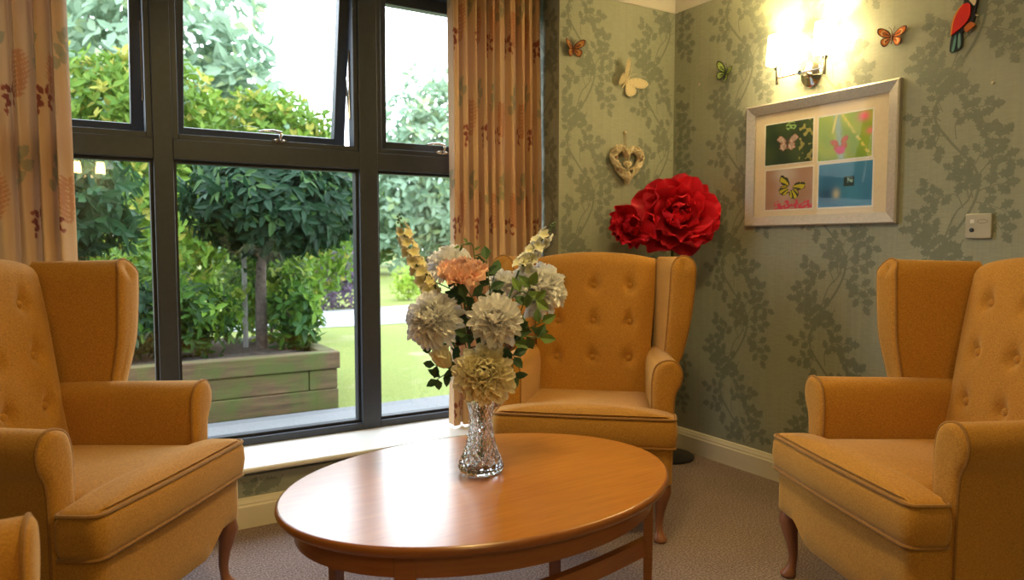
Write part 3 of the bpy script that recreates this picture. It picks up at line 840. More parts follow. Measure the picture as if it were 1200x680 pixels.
    wing_f = [(p.x, p.y) for p in cat_spline([(.300, .585), (.305, .68), (.313, .80), (.319, .90), (.323, .975), (.338, 1.012), (.368, 1.027), (.398, 1.017), (.416, .985), (.415, .92), (.409, .85), (.398, .76), (.383, .68), (.366, .61), (.352, .575), (.33, .565)], 5, closed=True)]
    wing_b = [(p.x, p.y) for p in cat_spline([(.245, .50), (.248, .62), (.252, .76), (.258, .88), (.262, .96), (.268, 1.005), (.285, 1.022), (.305, 1.012), (.315, .98), (.312, .92), (.308, .85), (.300, .76), (.292, .66), (.284, .57), (.278, .52), (.262, .49)], 5, closed=True)]
    for sg in (1, -1):
        slab('arm', arm_f, arm_b, 0.127, 0.60, sign=sg, pipe_range=lambda x, z: not (x < 0.30 and z < 0.46) and z > 0.23)
        slab('wing', wing_f, wing_b, 0.415, 0.685, sign=sg, bulge=0.010, pipe_range=lambda x, z: z > 0.60, ycurve=lambda x, z: 0.02 * (1 - smoothstep((z - 0.6) / 0.2)) + 0.02 * smoothstep((z - 0.98) / 0.05))
    # buttoned back
    btn = [(bx, bz) for bz in (0.587, 0.74, 0.893) for bx in (-0.154, 0, 0.154)]
    def yf(z): return 0.500 + (z - 0.44) * 0.225
    nu, nv = 64, 70
    rings = []
    def halfw(z): return 0.238 + 0.026 * smoothstep((z - 0.45) / 0.5)
    zt = lambda x: 1.040 - 0.028 * (abs(x) / 0.26) ** 2.2
    for j in range(nu + 1):
        xn = -1 + 2 * j / nu
        row = []
        for i in range(nv + 1):        # front, bottom to top
            z = 0.40 + (0.965 - 0.40) * i / nv
            x = xn * halfw(z)
            y = yf(z) + 0.030 * abs(xn) ** 5 - 0.014 * (1 - xn * xn) * math.sin(PI * min(1, max(0, (z - .42) / .55)))
            for bx, bz in btn:
                r2 = ((x - bx) ** 2 + (z - bz) ** 2)
                if r2 < 0.02:
                    y += 0.021 * math.exp(-r2 / 0.0005) + 0.012 * math.exp(-((x - bx) ** 2) / 0.0004 - ((z - bz - 0.02) ** 2) / 0.0012)
            row.append((x, y, z))
        x = xn * halfw(1.0); top = zt(x); y0 = row[-1][1]
        for a in [k * PI / 10 for k in range(1, 11)]:   # over the top roll
            row.append((x, y0 + 0.048 - 0.048 * math.cos(a) + 0.01 * math.sin(a / 2), 0.965 + (top - 0.965) * math.sin(a)))
        for i in range(1, 9):
            t = i / 8
            z = 0.965 - (0.965 - 0.23) * t
            row.append((xn * (halfw(z) + 0.0), (y0 + 0.096 + .01) * (1 - t) + 0.615 * t, z))
        rings.append(row)
    mb = MB(); mb.loft(rings, False, False, closed=True)
    m0 = len(rings[0])
    base_i = 0
    mb.f.append(tuple(range(m0))); mb.m.append(0)
    mb.f.append(tuple(reversed(range((len(rings) - 1) * m0, len(rings) * m0)))); mb.m.append(0)
    bk = bp(mb, 'backrest', angle=70)
    for bx, bz in btn:
        yb = yf(bz) - 0.014 * (1 - (bx / .25) ** 2) * math.sin(PI * (bz - .42) / .55) + 0.021 + 0.001
        mb = MB(); rr = []
        for rad, d in ((0.0135, 0.012), (0.0135, 0.003), (0.0115, -0.001), (0.007, -0.0045), (0.002, -0.0055)):
            rr.append([(bx + rad * math.cos(2 * PI * k / 16), yb + d, bz + rad * math.sin(2 * PI * k / 16)) for k in range(16)])
        mb.loft(rr); bp(mb, 'button', 'fabric', bk)
    # legs
    for sg in (1, -1):
        P = [(sg * .275, .060, .245, .034), (sg * .281, .050, .215, .036), (sg * .286, .042, .185, .033), (sg * .284, .044, .150, .025), (sg * .279, .050, .110, .018), (sg * .276, .053, .070, .0145), (sg * .277, .050, .040, .0135), (sg * .279, .045, .026, .018), (sg * .281, .040, .014, .025), (sg * .281, .040, .004, .023), (sg * .281, .040, .0, .018)]
        rings = [[(x + r * math.cos(2 * PI * k / 16), y + r * math.sin(2 * PI * k / 16), z) for k in range(16)] for x, y, z, r in reversed(P)]
        mb = MB(); mb.loft(rings); bp(mb, 'leg', 'chair_wood', angle=80)
        mb = MB(); rings = [[(sg * (.235 - 0.0) + a * h, .575 + dy + b_ * h, z) for a, b_ in ((-1, -1), (1, -1), (1, 1), (-1, 1))] for z, dy, h in ((0, .03, .014), (.12, .01, .017), (.235, 0, .02))]
        mb.loft(rings); bp(mb, 'leg', 'chair_wood', smooth=False, bevel=0.003)
    return root

def copy_tree(o, parent=None):
    c = o.copy(); col.objects.link(c); c.parent = parent
    for ch in [x for x in list(bpy.data.objects) if x.parent == o]:
        copy_tree(ch, c)
    return c
ch_main = armchair((-1.168, -.774, 0), R(-41.5), 'mustard wingback armchair in the corner under the red flower, behind the table')
for loc, ang, lab in (((-2.477, -.716, 0), 50.0, 'mustard wingback armchair at left in front of the window'),
                      ((-.914, -1.591, 0), -113.4, 'mustard wingback armchair at right below the picture wall'),
                      ((-2.70, -1.80, 0), 84.0, 'mustard armchair arm at the lower left edge, nearest of the armchairs')):
    c = copy_tree(ch_main); c.location = loc; c.rotation_euler = (0, 0, R(ang)); c['label'] = lab

# ------------------------------------------------------------------ coffee table
TZ = 0.46; TC = (-1.800, -1.186); TA, TB = 0.541, 0.410; TR = R(2.4)
tbl = empty('coffee_table', (TC[0], TC[1], 0), TR, 'oval cherry wood coffee table with the flower vase on it', 'table')
def ell(k, z, n=120): return [((TA + k) * math.cos(2 * PI * i / n), (TB + k) * math.sin(2 * PI * i / n), z) for i in range(n)]
mb = MB(); mb.loft([ell(-.04, TZ - .034), ell(-.030, TZ - .034), ell(-.012, TZ - .026), ell(-.003, TZ - .020), ell(0, TZ - .013), ell(-.001, TZ - .005), ell(-.004, TZ - .001), ell(-.008, TZ)], True, False)
mb.build('edge_moulding', M['table_edge'], tbl, angle=50)
mb = MB(); mb.loft([ell(-.008, TZ - .010), ell(-.008, TZ)], True, True); mb.build('tabletop', M['table_wood'], tbl, angle=30)
def arc_bar(mb, k0, k1, z0, z1, a0, a1, n=60):
    rings = []
    for i in range(n + 1):
        a = a0 + (a1 - a0) * i / n; c, s = math.cos(a), math.sin(a)
        rings.append([((TA + k0) * c, (TB + k0) * s, z0), ((TA + k1) * c, (TB + k1) * s, z0), ((TA + k1) * c, (TB + k1) * s, z1), ((TA + k0) * c, (TB + k0) * s, z1)])
    mb.loft(rings)
mb = MB(); arc_bar(mb, -.065, -.043, TZ - .082, TZ - .030, 0, 2 * PI, 120); mb.build('apron', M['table_edge'], tbl, angle=40)
LEGA = [R(-37), R(224), R(130), R(36)]
for a in LEGA:
    cx, cy = (TA - .054) * math.cos(a), (TB - .054) * math.sin(a)
    t = math.atan2((TB - .054) * math.cos(a), -(TA - .054) * math.sin(a))
    mb = MB(); rings = []
    for z, w, d in ((0, .019, .010), (.25, .022, .0125), (TZ - .034, .024, .0135)):
        rings.append([(cx + u * w * math.cos(t) - v * d * math.sin(t), cy + u * w * math.sin(t) + v * d * math.cos(t), z) for u, v in ((-1, -1), (1, -1), (1, 1), (-1, 1))])
    mb.loft(rings); mb.build('leg', M['table_edge'], tbl, smooth=False, bevel=0.003)
for sg, xa, xb in ((-1, -.36, .40), (1, -.33, .405)):
    mb = MB(); rings = []
    for i in range(41):
        t = i / 40; x = xa + (xb - xa) * t; y = sg * ((.245 if sg < 0 else .262) * (1 - t) + .208 * t + .035 * math.sin(PI * t))
        rings.append([(x, y - .011, .235), (x, y + .011, .235), (x, y + .011, .280), (x, y - .011, .280)])
    mb.loft(rings); mb.build('stretcher', M['table_edge'], tbl, angle=40)

# ------------------------------------------------------------------ vase
VX, VY = -1.790, -1.145
def vase():
    mb = MB(); n = 120
    prof = [(.030, .0), (.046, .001), (.055, .006), (.0600, .014), (.0605, .022), (.056, .034), (.048, .052), (.040, .075), (.034, .10), (.0305, .125), (.029, .15), (.031, .172), (.036, .192), (.040, .205), (.042, .212)]
    # denser
    pr_ = cat_spline([(a, b_, 0) for a, b_ in prof], 7)
    rings = []
    for p in pr_:
        r, z = p.x, p.y; ring = []
        amp = 0.0022 * smoothstep((z - .022) / .012) * (1 - smoothstep((z - .19) / .01))
        for k in range(n):
            a = 2 * PI * k / n
            q = 17 * a / (2 * PI); zz = z * 58
            d1 = abs(((q + zz * 0.9) % 1) - .5) * 2; d2 = abs(((q - zz * 0.9) % 1) - .5) * 2
            rr = r - amp * 2 * max(0, 1 - 3.0 * min(1 - d1, 1 - d2)) + amp
            if z <= .022: rr = r + 0.0012 * math.cos(28 * a) * smoothstep(z / .012)
            ring.append((rr * math.cos(a), rr * math.sin(a), z))
        rings.append(ring)
    inner = [(.037, .212), (.035, .20), (.030, .185), (.025, .16), (.0245, .14), (.027, .11), (.032, .08), (.040, .05), (.046, .03), (.040, .02), (.02, .017)]
    for r, z in inner: rings.append([(r * math.cos(2 * PI * k / n), r * math.sin(2 * PI * k / n), z) for k in range(n)])
    mb.loft(rings)
    return mb.build('vase', M['crystal'], angle=20)
vs = vase(); vs.location = (VX, VY, TZ + 0.0003)
tag(vs, 'cut crystal glass vase of diamond facets holding the bouquet', 'vase')

# ------------------------------------------------------------------ bouquet
camq = Matrix.Rotation(R(-31.5), 4, 'Z') @ Matrix.Rotation(R(90 - 3.7), 4, 'X')
RT = (camq @ Vector((1, 0, 0, 0))).to_3d(); UP = (camq @ Vector((0, 1, 0, 0))).to_3d(); FW = -(camq @ Vector((0, 0, 1, 0))).to_3d()
def at(px, py, depth):
    return CAM + (FW + RT * ((px - 600) / 853) + UP * ((340 - py) / 853)) * depth
VD = (Vector((VX, VY, 0.6)) - CAM).dot(FW)
NECK = Vector((VX, VY, TZ + 0.205))
def petal_into(V, F, C, p, d, nrm, L, W, c0, c1, cup=0.3, curl=0.3, ruffle=0.0, rg=None, nu=4, nv=3, tip=0.75):
    d = d.normalized(); s = d.cross(nrm)
    if s.length < 1e-5: s = d.orthogonal()
    s.normalize(); n_ = s.cross(d)
    b = len(V); ph = rg.random() * 6 if rg else 0
    for i in range(nu + 1):
        t = i / nu
        w = W * (0.22 + 0.78 * math.sin(PI * min(1, t * 0.62 + 0.02) ** 0.9)) if tip is None else W * (math.sin(PI * (0.12 + 0.80 * t ** 0.85)) ** tip)
        for j in range(nv + 1):
            q = -1 + 2 * j / nv
            z = cup * W * q * q * (0.4 + t * .6) + curl * L * t * t + ruffle * W * math.sin(q * 5 + ph + t * 2) * t
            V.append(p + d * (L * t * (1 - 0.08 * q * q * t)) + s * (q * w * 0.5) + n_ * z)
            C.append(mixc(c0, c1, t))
    for i in range(nu):
        for j in range(nv):
            a = b + i * (nv + 1) + j
            F.append((a, a + 1, a + nv + 2, a + nv + 1))

def petals_obj(V, F, C, root, name='petals', mat='petal'):
    mb = MB(); mb.v = [tuple(v) for v in V]; mb.f = F; mb.c = C; mb.m = [0] * len(F); mb.use_c = True
    return part(mb, name, M[mat], root, angle=180)

def pompom(V, F, C, cen, axis, Rr, n, c0, c1, seed, w=0.31, spread=2.0, layers=7, cup=.35, squash=0.8):
    rg = random.Random(seed); axis = axis.normalized()
    s = axis.orthogonal().normalized(); t = axis.cross(s)
    gold = 2.39996
    for i in range(n):
        f = (i + .5) / n
        th = spread * math.sqrt(f)
        a = i * gold + rg.uniform(-.15, .15)
        d = axis * math.cos(th) + (s * math.cos(a) + t * math.sin(a)) * math.sin(th)
        d = (d + rand_dir(rg) * 0.16).normalized()
        L = Rr * (0.44 + 0.52 * f) * rg.uniform(.78, 1.14)
        st = cen + d * Rr * (0.22 - .12 * f)
        st = st + axis * (-(1 - squash) * Rr * f * .3)
        petal_into(V, F, C, st, d, axis if th > .25 else s, L, Rr * w * rg.uniform(.85, 1.15), c0, c1, cup=cup, curl=0.22 - 0.34 * f, ruffle=.06, rg=rg, nv=4, tip=.6)

def stem_part(root, cen, axis, r=0.0028):
    a = cen - axis.normalized() * 0.015
    rgg = random.Random(int(abs(cen.x * 9973)))
    nk = NECK + Vector((rgg.uniform(-.014, .014), rgg.uniform(-.014, .014), 0))
    foot = Vector((VX + (VX - nk.x) * .8, VY + (VY - nk.y) * .8, TZ + 0.03))
    pts = cat_spline([a, a.lerp(nk, .45) - axis.normalized() * 0.02, nk, nk.lerp(foot, .5), foot], 5)
    mb = MB(); mb.tube(pts, r, 6); part(mb, 'stem', M['stem'], root)

WH0, WH1 = (0.92, 0.90, 0.90), (0.96, 0.96, 0.98)
def flower(name, label, px, py, dd, axis, Rr, n, c0, c1, seed, **k):
    cen = at(px, py, VD + dd)
    root = empty(name, tuple(cen), label=label, cat='flower', group='flowers of the bouquet')
    V, F, C = [], [], []
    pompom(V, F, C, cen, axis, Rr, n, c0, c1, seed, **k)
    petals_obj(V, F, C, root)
    stem_part(root, cen, axis)
    return root
tc = -FW
flower('white_peony', 'large white silk bloom at the left of the bouquet', 507, 373, -0.055, tc - RT * .25 + UP * .5, .083, 230, WH0, WH1, 1)
flower('white_peony', 'white silk bloom at the centre of the bouquet with loose petals', 580, 374, -0.075, tc + RT * .05 + UP * .45, .078, 120, (0.91, .85, .83), WH1, 2, w=.36)
flower('white_peony', 'largest white silk bloom at the upper right of the bouquet', 633, 336, 0.03, tc * .8 + RT * .35 + UP * .5, .084, 240, WH0, WH1, 3)
flower('white_peony', 'white silk bloom behind the peach flower at the top', 527, 308, 0.09, tc * .3 - RT * .1 + UP * .9, .072, 170, WH0, WH1, 4)
flower('white_peony', 'small white bloom half hidden in the middle of the bouquet', 590, 332, 0.06, tc * .6 + RT * .1 + UP * .6, .052, 80, WH0, WH1, 5)
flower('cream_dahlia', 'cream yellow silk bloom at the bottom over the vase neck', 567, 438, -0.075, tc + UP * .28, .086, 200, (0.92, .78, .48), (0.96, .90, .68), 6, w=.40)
# peach carnation seen from the side
cen = at(541, 325, VD - 0.03)
root = empty('peach_carnation', tuple(cen), label='ruffled peach pink carnation at the top of the bouquet', cat='flower', group='flowers of the bouquet')
V, F, C = [], [], []; rg = random.Random(8); ax = (UP * 0.9 + tc * .45).normalized(); s_ = ax.orthogonal().normalized(); t_ = ax.cross(s_)
for i in range(90):
    f = (i + .5) / 90; a = i * 2.39996; th = 1.55 * f ** .6
    d = ax * math.cos(th) + (s_ * math.cos(a) + t_ * math.sin(a)) * math.sin(th)
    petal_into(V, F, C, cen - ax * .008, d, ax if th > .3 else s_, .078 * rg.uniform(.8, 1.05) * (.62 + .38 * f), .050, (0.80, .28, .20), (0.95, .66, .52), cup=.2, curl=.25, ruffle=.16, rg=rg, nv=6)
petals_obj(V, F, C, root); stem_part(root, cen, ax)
# cream rose bud
cen = at(519, 420, VD - 0.05)
root = empty('rose_bud', tuple(cen), label='pale cream rosebud at the lower left of the bouquet', cat='flower', group='flowers of the bouquet')
V, F, C = [], [], []; rg = random.Random(9); ax = (UP * .75 - RT * .35 + tc * .5).normalized(); s_ = ax.orthogonal().normalized(); t_ = ax.cross(s_)
for i in range(16):
    f = i / 16; a = i * 2.39996; rad = (s_ * math.cos(a) + t_ * math.sin(a))
    petal_into(V, F, C, cen - ax * .028 + rad * (.004 + .010 * f), ax + rad * (.12 + .45 * f), -rad, .060 * (1 - .12 * f), .048, (0.80, .74, .50), (0.93, .88, .72), cup=.45, curl=.35, rg=rg, nv=5, nu=5)
petals_obj(V, F, C, root); stem_part(root, cen - ax * .02, ax)
# delphinium spikes
def spike(label, px0, py0, px1, py1, d0, d1, c0, c1, seed, n=26, bend=(0, 0)):
    rg = random.Random(seed)
    A = at(px0, py0, VD + d0); B = at(px1, py1, VD + d1)
    root = empty('delphinium_spike', tuple(A), label=label, cat='flower', group='flowers of the bouquet')
    mid = A.lerp(B, .5) + RT * bend[0] + UP * bend[1]
    ln = cat_spline([A, mid, B], 12)
    mb = MB(); mb.tube(ln, [.003 - .0018 * i / (len(ln) - 1) for i in range(len(ln))], 6); part(mb, 'spike_stem', M['stem'], root)
    V, F, C = [], [], []; bd = MB()
    ax = (B - A).normalized(); s = ax.orthogonal().normalized(); t = ax.cross(s)
    for i in range(n):
        f = i / (n - 1); P = ln[int(f * (len(ln) - 1))]; a = i * 2.39996
        out = s * math.cos(a) + t * math.sin(a)
        if f < .80:
            r = .021 * (1 - .35 * f); c = P + out * .012
            fa = (out + ax * .25 + tc * .35).normalized(); u = fa.orthogonal().normalized(); w = fa.cross(u)
            for k in range(5):
                b_ = 2 * PI * k / 5 + a
                petal_into(V, F, C, c, u * math.cos(b_) + w * math.sin(b_) + fa * .35, fa, r * rg.uniform(.9, 1.3), r * .95, c0, c1, cup=.3, curl=-.1, rg=rg, nu=3, nv=2)
        else:
            bd.ball(tuple(P + out * .006), .0034, 8, 6, c=(0.10, .16, .06)); bd.tube([P, P + out * .006], .0009, 5, c=(.1, .16, .06))
    petals_obj(V, F, C, root); part(bd, 'bud', M['silk_leaf'], root)
    stem_part(root, A, (B - A))
spike('cream flower spike leaning left at the top left of the bouquet', 506, 345, 466, 252, -.0, .02, (0.72, .66, .30), (0.95, .88, .70), 12, 40, (-.008, -.0))
spike('white flower spike rising at the top right of the bouquet', 612, 312, 650, 262, .0, .02, (0.70, .68, .42), (0.88, .86, .80), 13, 26)
# leaf sprays
def spray(label, stems, seed, c1, c2, L=.042, W=.024, name='leaf_spray'):
    rg = random.Random(seed)
    A = at(*stems[0][0][:2], VD + stems[0][0][2])
    root = empty(name, tuple(A), label=label, cat='foliage', group='foliage of the bouquet')
    V, F, C = [], [], []; mb = MB()
    for st in stems:
        P = cat_spline([at(x, y, VD + d) for x, y, d in st], 6)
        mb.tube(P, .0016, 5)
        n = len(P)
        for k in range(2, n, 3):
            d = (P[k] - P[k - 1]).normalized(); o = (d.cross(FW).normalized()) * (1 if (k // 3) % 2 else -1)
            ld = d * .5 + o + rand_dir(rg) * .35
            leaf_into(V, F, C, P[k], ld, (tc + rand_dir(rg) * .5), L * rg.uniform(.8, 1.2), W, mixc(c1, c2, rg.random()), .2)
        leaf_into(V, F, C, P[-1], (P[-1] - P[-2]).normalized(), tc, L, W, c2, .1)
    part(mb, 'twig', M['stem'], root); leaf_mesh('foliage', V, F, C, M['silk_leaf'], root)
    return A
GD, GL = (0.025, .06, .03), (0.06, .12, .05); GB = (0.17, .27, .07)
spray('green eucalyptus leaves at the right edge of the bouquet', [[(600, 400, -.02), (612, 360, -.03), (622, 335, -.06)], [(598, 400, 0), (615, 388, -.02), (634, 378, -.03)], [(600, 405, 0), (610, 395, -.05), (632, 396, -.06)], [(600, 350, 0), (612, 342, -.05), (628, 352, -.07)]], 3, GL, GB, .044, .028)
spray('dark green leaves under the peach flower in the centre', [[(555, 385, 0), (556, 355, -.01), (545, 338, -.02)], [(560, 385, .01), (572, 350, .0), (580, 320, .02)], [(545, 380, 0), (535, 345, .0), (508, 330, -.0)], [(560, 395, -.02), (552, 375, -.04), (545, 350, -.05)], [(575, 350, .02), (573, 330, 0), (570, 305, .01)]], 4, GD, GL, .042, .028)
spray('dark leaves at the lower left of the bouquet beneath the rosebud', [[(545, 445, .0), (530, 432, -.03), (510, 428, -.03)], [(540, 430, 0), (520, 440, -.02), (512, 445, -.03)], [(545, 400, 0), (535, 405, -.02), (525, 400, -.02)], [(525, 410, -.0), (515, 415, -.02), (505, 408, -.02)]], 5, GD, GL, .034, .022)
spray('dark leaves between the white and cream blooms on the right', [[(570, 410, 0), (590, 405, -.03), (602, 418, -.04)], [(575, 430, 0), (598, 425, -.02), (602, 440, -.03)], [(560, 405, -.02), (556, 395, -.05), (548, 392, -.06)], [(565, 415, 0), (590, 395, -.0), (606, 385, -.02)]], 6, GD, GL, .038, .026)
spray('thin green twig poking up between the top blooms', [[(560, 330, .03), (556, 300, .03), (552, 285, .03), (540, 288, .02)], [(556, 300, .03), (568, 296, .03)]], 7, GL, GB, .022, .008, 'green_twig')
spray('dark purple brown filler leaves deep in the bouquet', [[(550, 420, .0), (545, 400, -.01), (548, 375, -.01)], [(560, 420, .02), (570, 400, .0), (560, 380, .0)], [(570, 420, .02), (600, 410, .02), (610, 395, .03)]], 8, (0.06, .03, .025), (0.14, .06, .05), .045, .03)

# ------------------------------------------------------------------ giant red flower on a stand
FC = Vector((-0.24, -0.275, 1.20))
fl = empty('giant_paper_flower', (-0.17, -0.17, 0), label='giant red peony flower on a slim black based stand in the corner', cat='flower')
V, F, C = [], [], []; rg = random.Random(77)
ax = (tc * .9 + UP * .12).normalized(); s_ = RT; t_ = ax.cross(s_).normalized()
def ring_petals(cnt, r0, th, L, W, z, off=0, curl=.2, bright=1.0, jit=.2, ruf=.12):
    for k in range(cnt):
        a = 2 * PI * (k + off) / cnt + rg.uniform(-jit, jit) * .5
        rad = s_ * math.cos(a) * 1.12 + t_ * math.sin(a) * .92
        d = rad * math.sin(th) + ax * math.cos(th)
        k_ = rg.uniform(.88, 1.1)
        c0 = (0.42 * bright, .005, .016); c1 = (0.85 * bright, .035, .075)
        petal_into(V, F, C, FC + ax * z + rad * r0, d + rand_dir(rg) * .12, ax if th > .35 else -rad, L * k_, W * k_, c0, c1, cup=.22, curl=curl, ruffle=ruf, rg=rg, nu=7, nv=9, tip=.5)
ring_petals(9, .05, 1.45, .165, .17, -.03, 0, .10, .9)
ring_petals(8, .045, 1.25, .15, .155, .0, .5, .2, 1.0)
ring_petals(8, .04, 1.05, .145, .15, .015, 0, .3, 1.0)
ring_petals(7, .03, .8, .12, .12, .03, .3, .35, 1.05)
ring_petals(7, .02, .5, .095, .085, .04, .1, .35, 1.0, ruf=.2)
ring_petals(6, .008, .25, .08, .06, .045, .6, .3, .9, ruf=.25)
# drooping side lobe at the left
for k in range(9):
    a = PI * .75 + k * .42
    rad = s_ * math.cos(a) + t_ * math.sin(a)
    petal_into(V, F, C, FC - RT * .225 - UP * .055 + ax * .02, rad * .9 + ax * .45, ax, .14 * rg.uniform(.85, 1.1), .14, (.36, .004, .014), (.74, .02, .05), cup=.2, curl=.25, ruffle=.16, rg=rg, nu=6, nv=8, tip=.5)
for k in range(7):
    a = k * .9
    rad = s_ * math.cos(a) + t_ * math.sin(a)
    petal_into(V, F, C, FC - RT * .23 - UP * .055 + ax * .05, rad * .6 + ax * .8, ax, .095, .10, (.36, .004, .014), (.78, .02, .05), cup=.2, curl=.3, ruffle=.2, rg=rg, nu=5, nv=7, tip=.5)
petals_obj(V, F, C, fl, 'petals', 'redpetal')
mb = MB(); mb.tube(cat_spline([(-.17, -.17, .02), (-.165, -.17, .5), (-.17, -.18, .95), tuple(FC - ax * .03)], 8), .008, 8); part(mb, 'stem', M['stem'], fl)
mb = MB(); mb.lathe([(.128, 0), (.13, .004), (.13, .012), (.12, .018), (.02, .022), (.014, .04)], 40, (-.17, -.17, 0)); part(mb, 'base', M['black'], fl)
V, F, C = [], [], []
for z, a, L in ((.92, 2.4, .10), (.86, -.6, .13), (.9, 4.2, .10), (.95, 1.0, .11)):
    leaf_into(V, F, C, Vector((-.17, -.18, z)), Vector((math.cos(a), math.sin(a), -.2)), Vector((0, 0, 1)), L, L * .42, (.08, .17, .03), .2)
leaf_mesh('foliage', V, F, C, M['silk_leaf'], fl)

# ------------------------------------------------------------------ wall decorations
def wallpt(px, py, wall, off):
    d = FW + RT * ((px - 600) / 853) + UP * ((340 - py) / 853)
    t = ((-off if wall == 'b' else -off) - (CAM.y if wall == 'b' else CAM.x)) / (d.y if wall == 'b' else d.x)
    return CAM + d * t
def wall_xf(wall, px, py, off):
    """local x = right along the wall as seen from the room, local y = up, local z = out of the wall"""
    P = wallpt(px, py, wall, off)
    if wall == 'b': ex, ez = Vector((1, 0, 0)), Vector((0, -1, 0))
    else: ex, ez = Vector((0, -1, 0)), Vector((-1, 0, 0))
    ey = Vector((0, 0, 1))
    return Matrix(((ex.x, ey.x, ez.x, P.x), (ex.y, ey.y, ez.y, P.y), (ex.z, ey.z, ez.z, P.z), (0, 0, 0, 1)))

def wall_thing(name, label, cat, wall, px, py, off=0.0, group=None):
    o = bpy.data.objects.new(name, None); o.empty_display_size = .03; link(o)
    o.matrix_world = wall_xf(wall, px, py, off)
    return tag(o, label, cat, group)

def plate_poly(mb, pts, z0, z1, c, lift=None, k=1.0):
    n = len(pts)
    f = lift or (lambda x, y: 0)
    lo = [(x, y, z0 + f(x, y)) for x, y in pts]; hi = [(x * k, y * k, z1 + f(x, y)) for x, y in pts]
    mb.add(lo + hi, [tuple(reversed(range(n))), tuple(range(n, 2 * n))] + [(i, (i + 1) % n, n + (i + 1) % n, n + i) for i in range(n)], c=c)
def sp2(pts, k=5): return [(p.x, p.y) for p in cat_spline([(a, b_, 0) for a, b_ in pts], k, closed=True)]

def butterfly(label, wall, px, py, S, rot, cols, plain=False, fold=0.25, fold_l=None, group='wall butterflies'):
    base_c, edge_c, spot_c = cols
    root = wall_thing('wall_butterfly', label, 'butterfly ornament', wall, px, py, 0.0, group)
    root.matrix_world = root.matrix_world @ Matrix.Rotation(rot, 4, 'Z')
    for sg in (1, -1):
        fd = fold if sg > 0 else (fold_l if fold_l is not None else fold)
        kx = math.cos(fd * 1.2)
        up = sp2([(.04, .02), (.30, .42), (.70, .62), (.98, .58), (.95, .30), (.70, .08), (.35, -.02)])
        lo = sp2([(.04, .0), (.38, .0), (.66, -.10), (.70, -.34), (.50, -.58), (.28, -.52), (.12, -.26)])
        mb = MB()
        for w in (up, lo):
            o_ = [(sg * x * S * kx, y * S) for x, y in w]
            if sg < 0: o_ = o_[::-1]
            cx = sum(p[0] for p in o_) / len(o_); cy = sum(p[1] for p in o_) / len(o_)
            lf = lambda x, y: .006 + abs(x) / kx * math.sin(fd)
            plate_poly(mb, o_, 0, .0022, edge_c, lf)
            if not plain:
                inn = [(cx + (x - cx) * .76, cy + (y - cy) * .76) for x, y in o_]
                plate_poly(mb, inn, .0023, .0030, base_c, lf)
                for a in (0, .9, 1.8, -.9):
                    q = (cx + (cx * .22) * math.cos(a), cy + S * .13 * math.sin(a))
                    plate_poly(mb, [(q[0] + S * .05 * math.cos(t), q[1] + S * .045 * math.sin(t)) for t in [k * PI / 4 for k in range(8)]], .0031, .0036, spot_c, lf)
                for a in (-.5, 0, .5):   # dark veins
                    ex, ey = cx * 1.55, cy * 1.4 + S * .25 * a
                    vx, vy = -(ey - cy * .4), (ex - cx * .3); l = math.hypot(vx, vy) or 1; vx, vy = vx / l * S * .014, vy / l * S * .014
                    plate_poly(mb, [(cx * .3 + vx, cy * .4 + vy), (ex * .8 + vx, ey * .8 + vy), (ex * .8 - vx, ey * .8 - vy), (cx * .3 - vx, cy * .4 - vy)][::(1 if sg > 0 else -1)], .0031, .0035, edge_c, lf)
            elif plain:
                for k in range(len(o_) // 3):
                    x, y = o_[k * 3]; x = cx + (x - cx) * .8; y = cy + (y - cy) * .8
                    plate_poly(mb, [(x + S * .03 * math.cos(t), y + S * .03 * math.sin(t)) for t in [j * PI / 4 for j in range(8)]], .0023, .003, spot_c, lf)
        mb.build('wing', M['gloss_attr'], root, smooth=False)
    bd = MB(); rings = []
    for t in [i / 10 for i in range(11)]:
        y = S * (.34 - .8 * t); r = S * .055 * math.sin(PI * (.06 + .88 * t)) ** .6
        rings.append([(r * math.cos(a), y, .009 + r * math.sin(a)) for a in [k * PI / 5 for k in range(10)]])
    bd.loft(rings[::-1], c=edge_c if not plain else (.7, .6, .4))
    for sg in (1, -1): bd.tube([(0, S * .3, .01), (sg * S * .10, S * .5, .014), (sg * S * .22, S * .64, .018)], .0012, 5, c=edge_c)
    bd.build('body', M['gloss_attr'], root)
    return root
butterfly('small brown butterfly ornament high up beside the curtain', 'b', 670, 58, .066, R(4), ((.42, .16, .05), (.10, .03, .015), (.6, .35, .1)), fold=.45, fold_l=.45)
butterfly('plain cream butterfly ornament above the wicker heart', 'b', 733, 95, .105, R(-38), ((.75, .66, .45), (.72, .62, .42), (.55, .45, .28)), plain=True, fold=.35, fold_l=.55)
butterfly('green and black butterfly ornament left of the wall lamp', 'r', 852, 86, .068, R(-25), ((.35, .50, .10), (.02, .04, .015), (.6, .7, .2)), fold=.5, fold_l=.2)
butterfly('orange butterfly ornament right of the wall lamp', 'r', 1047, 44, .058, R(-6), ((.75, .20, .03), (.10, .025, .01), (.85, .6, .3)), fold=.12, fold_l=.3)

